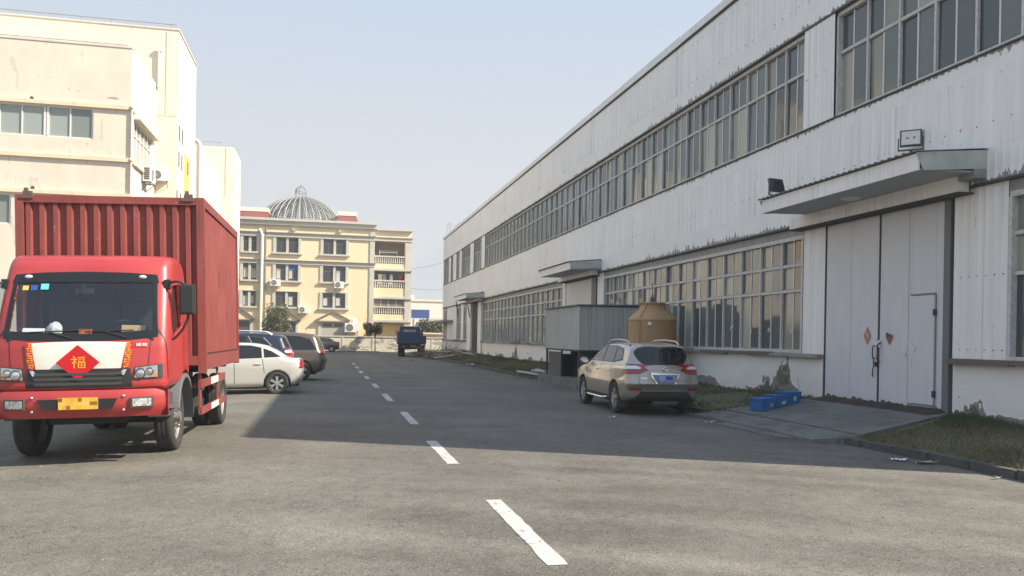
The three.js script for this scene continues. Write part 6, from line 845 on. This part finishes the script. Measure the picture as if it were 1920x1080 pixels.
{ // floodlights
  const al = std(0.09, 0.095, 0.10, 0.5, { metalness: 0.4 });
  const make = (label, pos, ry, rx) => { const t = thing('floodlight', label, 'floodlight', pos, ry, 'floodlights over the big door'); const h = sub('head', t); h.rotation.x = rx; mesh('case', [prism([[-0.19, -0.155], [0.19, -0.155], [0.19, 0.155], [-0.19, 0.155]], 0.06, 0.012).translate(0, 0, -0.05)], al, h); const fins = []; for (let k = 0; k < 7; k++) fins.push(box(0.012, 0.26, 0.05, -0.15 + k * 0.05, 0, -0.075)); mesh('cooling_fins', fins, al, h); mesh('reflector', [span(-0.16, 0.16, -0.125, 0.125, 0.018, 0.024)], std(0.85, 0.86, 0.86, 0.25, { metalness: 0.5 }), h); mesh('led_chip', [box(0.05, 0.04, 0.01, -0.06, 0.0, 0.028), box(0.05, 0.04, 0.01, 0.06, 0.0, 0.028)], std(0.55, 0.5, 0.32, 0.4), h); mesh('lens', [span(-0.165, 0.165, -0.13, 0.13, 0.034, 0.038)], phy(0.9, 0.9, 0.9, 0.05, { transmission: 1, thickness: 0 }), h); mesh('bracket', [box(0.44, 0.025, 0.04, 0, -0.22, -0.03), box(0.02, 0.24, 0.04, -0.215, -0.11, -0.03), box(0.02, 0.24, 0.04, 0.215, -0.11, -0.03), box(0.05, 0.16, 0.05, 0, -0.3, -0.05)], al, t); return t; };
  make('square floodlight on the factory wall above the near end of the canopy', [10.75, 5.62, -13.82], -Math.PI / 2 + 0.85, 0.0); make('grey floodlight seen from behind on the far end of the near canopy', [9.85, 5.24, -17.15], Math.PI + 0.25, 0.3);
}
{ // paper charms on the big door
  const dm = (bg, ink, worn) => new THREE.MeshStandardMaterial({ map: fuPrint(bg, ink, worn), roughness: 0.8, side: THREE.DoubleSide });
  const put2 = (y, z, s, m, lab, curl) => { const g = new THREE.PlaneGeometry(s, s, 6, 6).rotateZ(Math.PI / 4).scale(0.62, 1, 1), p = g.attributes.position; for (let i = 0; i < p.count; i++) { const x = p.getX(i), yy = p.getY(i); p.setZ(i, 0.004 + (curl && yy > 0.0 ? yy * 0.35 + Math.max(0, x) * 0.4 : 0.01 * Math.abs(x) / s)); if (curl && yy > 0.02) p.setY(i, 0.02 + (yy - 0.02) * 0.35); } g.computeVertexNormals(); const o = mesh('paper_charm', [g.rotateY(-Math.PI / 2).translate(X0 - 0.008, y, z)], m, null, true); tag(o, lab, 'paper charm'); };
  put2(1.86, -15.36, 0.27, dm('#b08472', '#d8c6ac', '#9a7868'), 'faded diamond paper charm on the left leaf of the big door', false); put2(1.86, -14.66, 0.26, dm('#8d5a4c', '#6e4438', '#a88070'), 'torn curled brown paper charm on the right leaf of the big door', true);
  const tapeM = std(0.66, 0.68, 0.70, 0.6), tp = mesh('tape_strip', [box(0.006, 0.05, 0.26, X0 - 0.02, 1.70, -15.02, 0.6), box(0.006, 0.05, 0.2, X0 - 0.024, 1.72, -15.0, -0.5)], tapeM); tag(tp, 'crossed pale tape over the seam of the big door', 'tape'); const t2 = mesh('tape_strip', [box(0.006, 0.08, 0.22, X0 - 0.03, 1.66, -13.98, 0.75)], tapeM); tag(t2, 'short pale tape strip on the edge of the small door', 'tape');
}
{ // litter along the kerb and on the road
  const bit = (name, lab, cat, x, y, z, w, d, col, seed) => { const q = rng(seed), g = new THREE.PlaneGeometry(w, d, 5, 4).rotateX(-Math.PI / 2), p = g.attributes.position; for (let i = 0; i < p.count; i++) { p.setY(i, 0.008 + 0.05 * q() * (0.5 + Math.abs(p.getX(i)) / w)); p.setX(i, p.getX(i) + (q() - 0.5) * w * 0.2); } g.computeVertexNormals(); const m = mesh(name, [g.translate(x, y, z)], std(...col, 0.8, { side: THREE.DoubleSide })); tag(m, lab, cat); };
  bit('paper_scrap', 'crumpled white paper against the near kerb', 'litter', 8.12, 0.0, -10.55, 0.2, 0.12, [0.75, 0.77, 0.8], 1); bit('cardboard_scrap', 'flattened tan cardboard scrap against the near kerb', 'litter', 8.3, 0, -10.25, 0.34, 0.12, [0.36, 0.30, 0.22], 2); bit('paper_scrap', 'tiny white paper scrap farthest right by the near kerb', 'litter', 8.3, 0, -8.95, 0.06, 0.06, [0.8, 0.8, 0.8], 3); bit('paper_scrap', 'small pale scrap on the road beside the SUV rear wheel', 'litter', 6.0, 0, -17.0, 0.13, 0.1, [0.7, 0.7, 0.68], 4); bit('paper_scrap', 'thin white strip lying by the ramp edge', 'litter', 7.75, 0, -15.9, 0.2, 0.05, [0.6, 0.62, 0.62], 5); bit('paper_scrap', 'grey white litter on the far verge edge past the shed', 'litter', 7.9, 0.14, -46.5, 0.4, 0.3, [0.6, 0.6, 0.58], 6); bit('flat_board', 'flat pale board lying on the road before the blue truck', 'board', 5.6, 0.0, -58.2, 1.5, 0.5, [0.42, 0.4, 0.36], 7);
}
{ // planks and pipes on the verge by the shed, debris heap by the blue truck
  const pale = std(0.45, 0.45, 0.43, 0.8), wood = new THREE.MeshStandardMaterial({ map: per(tex(128, 128, (u, v) => { const n = fbm(u, v, 3, 30, 291, 4); return [0.17 + 0.12 * n, 0.13 + 0.09 * n, 0.09 + 0.06 * n]; }), 0.6, 0.6), roughness: 0.95 });
  [['long pale plank nearest the road on the verge beyond the shed', 8.35, 0.22, -34.2, 3.4, 0.06], ['pale plank behind the long one on the verge beyond the shed', 8.75, 0.34, -33.8, 2.6, -0.1], ['short pale plank closest to the shed slab', 8.55, 0.36, -32.9, 1.3, 0.35]].forEach(([lab, x, y, z, L, a]) => { const m = mesh('plank', [box(0.16, 0.07, L, x, y, z, 0, a)], pale); tag(m, lab, 'plank'); });
  const lw = mesh('leaning_stick', [rod(V(10.7, 0.4, -17.35), V(10.85, 0.85, -17.75), 0.014)], pale); tag(lw, 'thin pale stick leaning by the plinth behind the crates', 'stick');
  const d = thing('debris_heap', 'heap of rubble, branches and broken timber at the verge beside the blue truck', 'debris', [9.0, 0, -63.5]), q = rng(44), r2 = (a, b) => a + (b - a) * q(), rub = [], br = [];
  for (let k = 0; k < 240; k++) { const a = r2(0, 6.28), e = Math.pow(q(), 0.6), s = r2(0.08, 0.26), x = Math.cos(a) * e * 2.0, z = Math.sin(a) * e * 4.2, g = new THREE.DodecahedronGeometry(s, 0); g.scale(1, r2(0.4, 0.9), r2(0.7, 1.3)); rub.push(put(g, x, Math.max(0, (1 - e) * 0.75 * r2(0.5, 1.1)), z, r2(0, 3), r2(0, 3), 0)); }
  mesh('rubble', rub, new THREE.MeshStandardMaterial({ map: per(dirt.clone(), 2, 2), color: C(0.9, 0.8, 0.7), roughness: 1 }), d).userData.kind = 'stuff';
  for (let k = 0; k < 26; k++) { const a = r2(-1.9, 1.9), z = r2(-4, 4), y = r2(0.1, 0.7), L = r2(0.8, 2.4), an = r2(0, 3.1); mesh('broken_timber', [box(r2(0.05, 0.14), r2(0.03, 0.07), L, a, y, z, r2(-0.5, 0.5), an)], k % 3 ? wood : pale, d); }
  for (let k = 0; k < 70; k++) { const p = V(r2(-1.9, 1.9), r2(0.1, 0.8), r2(-4, 4)); br.push(rod(p, p.clone().add(V(r2(-0.8, 0.8), r2(-0.1, 0.6), r2(-0.8, 0.8))), 0.02, 4, 0.006)); } mesh('branches', br, wood, d).userData.kind = 'stuff';
}
{ // blue flatbed truck in the distance, seen from behind
  const t = thing('flatbed_truck', 'dark blue flatbed truck seen from behind near the end of the road', 'truck', [6.7, 0, -68], -0.05), bl = new THREE.MeshStandardMaterial({ map: per(tex(128, 128, (u, v) => { const n = fbm(u, v, 5, 5, 301, 4); return [0.018 + 0.015 * n, 0.045 + 0.025 * n, 0.11 + 0.05 * n]; }), 1.5, 1.5), roughness: 0.5 }), dk = std(0.02, 0.02, 0.02, 0.8);
  mesh('cab', [prism([[-0.95, 0.9], [0.95, 0.9], [0.95, 1.6], [0.86, 2.45], [0.78, 2.55], [-0.78, 2.55], [-0.86, 2.45], [-0.95, 1.6]], 1.6, 0.05).translate(0, 0, -5.8)], bl, t); mesh('rear_window', [span(-0.55, 0.5, 1.85, 2.25, -4.155, -4.14)], phy(0.35, 0.36, 0.34, 0.1), t); mesh('rear_window_bar', [span(-0.05, 0, 1.85, 2.25, -4.14, -4.12), span(0.25, 0.3, 1.85, 2.25, -4.14, -4.12)], dk, t);
  mesh('tailgate', [span(-1.15, 1.15, 1.12, 1.72, -0.05, 0.0)], bl, t); for (const k of [-1, 1]) mesh('side_board', [span(k * 1.15, k * 1.10, 1.12, 1.72, -4.0, -0.05)], bl, t); mesh('head_board', [span(-1.1, 1.1, 1.12, 2.05, -4.06, -4.0)], bl, t); mesh('bed_floor', [span(-1.12, 1.12, 1.0, 1.11, -4.0, -0.02)], dk, t); const ribs = []; for (let k = -2; k <= 2; k++) ribs.push(box(0.05, 0.56, 0.04, k * 0.5, 1.42, 0.015)); mesh('tailgate_rib', ribs, bl, t);
  mesh('chassis', [span(-0.4, 0.4, 0.65, 0.98, -5.6, -0.2), span(-1.0, 1.0, 0.62, 0.74, -0.14, -0.06), span(-1.1, 1.1, 0.78, 0.98, -0.12, -0.062)], dk, t); for (const k of [-1, 1]) mesh('tail_light', [span(k * 0.55, k * 0.85, 0.78, 0.9, -0.05, -0.03)], redLens, t); mesh('number_plate', [span(-0.1, 0.34, 0.80, 0.94, -0.05, -0.03)], std(0.22, 0.16, 0.06, 0.6), t);
  mesh('door_mirror', [box(0.03, 0.4, 0.22, 1.2, 1.95, -5.2), rod(V(0.9, 2.1, -5.2), V(1.2, 2.1, -5.2), 0.02), box(0.03, 0.4, 0.22, -1.2, 1.95, -5.2), rod(V(-0.9, 2.1, -5.2), V(-1.2, 2.1, -5.2), 0.02)], dk, t);
  const st = { spokes: 6, width: 0.4, face: 0.2, mat: dk }; for (const k of [-1, 1]) { wheel(t, k * 0.93, -1.1, 0.45, 0.24, st, k); wheel(t, k * 0.66, -1.1, 0.45, 0.24, st, k); wheel(t, k * 0.85, -4.9, 0.45, 0.24, st, k); }
  mesh('mud_flap', [span(-1.08, -0.55, 0.25, 0.75, -0.5, -0.48), span(0.55, 1.08, 0.25, 0.75, -0.5, -0.48)], dk, t);
}
renderer.render(scene, camera);
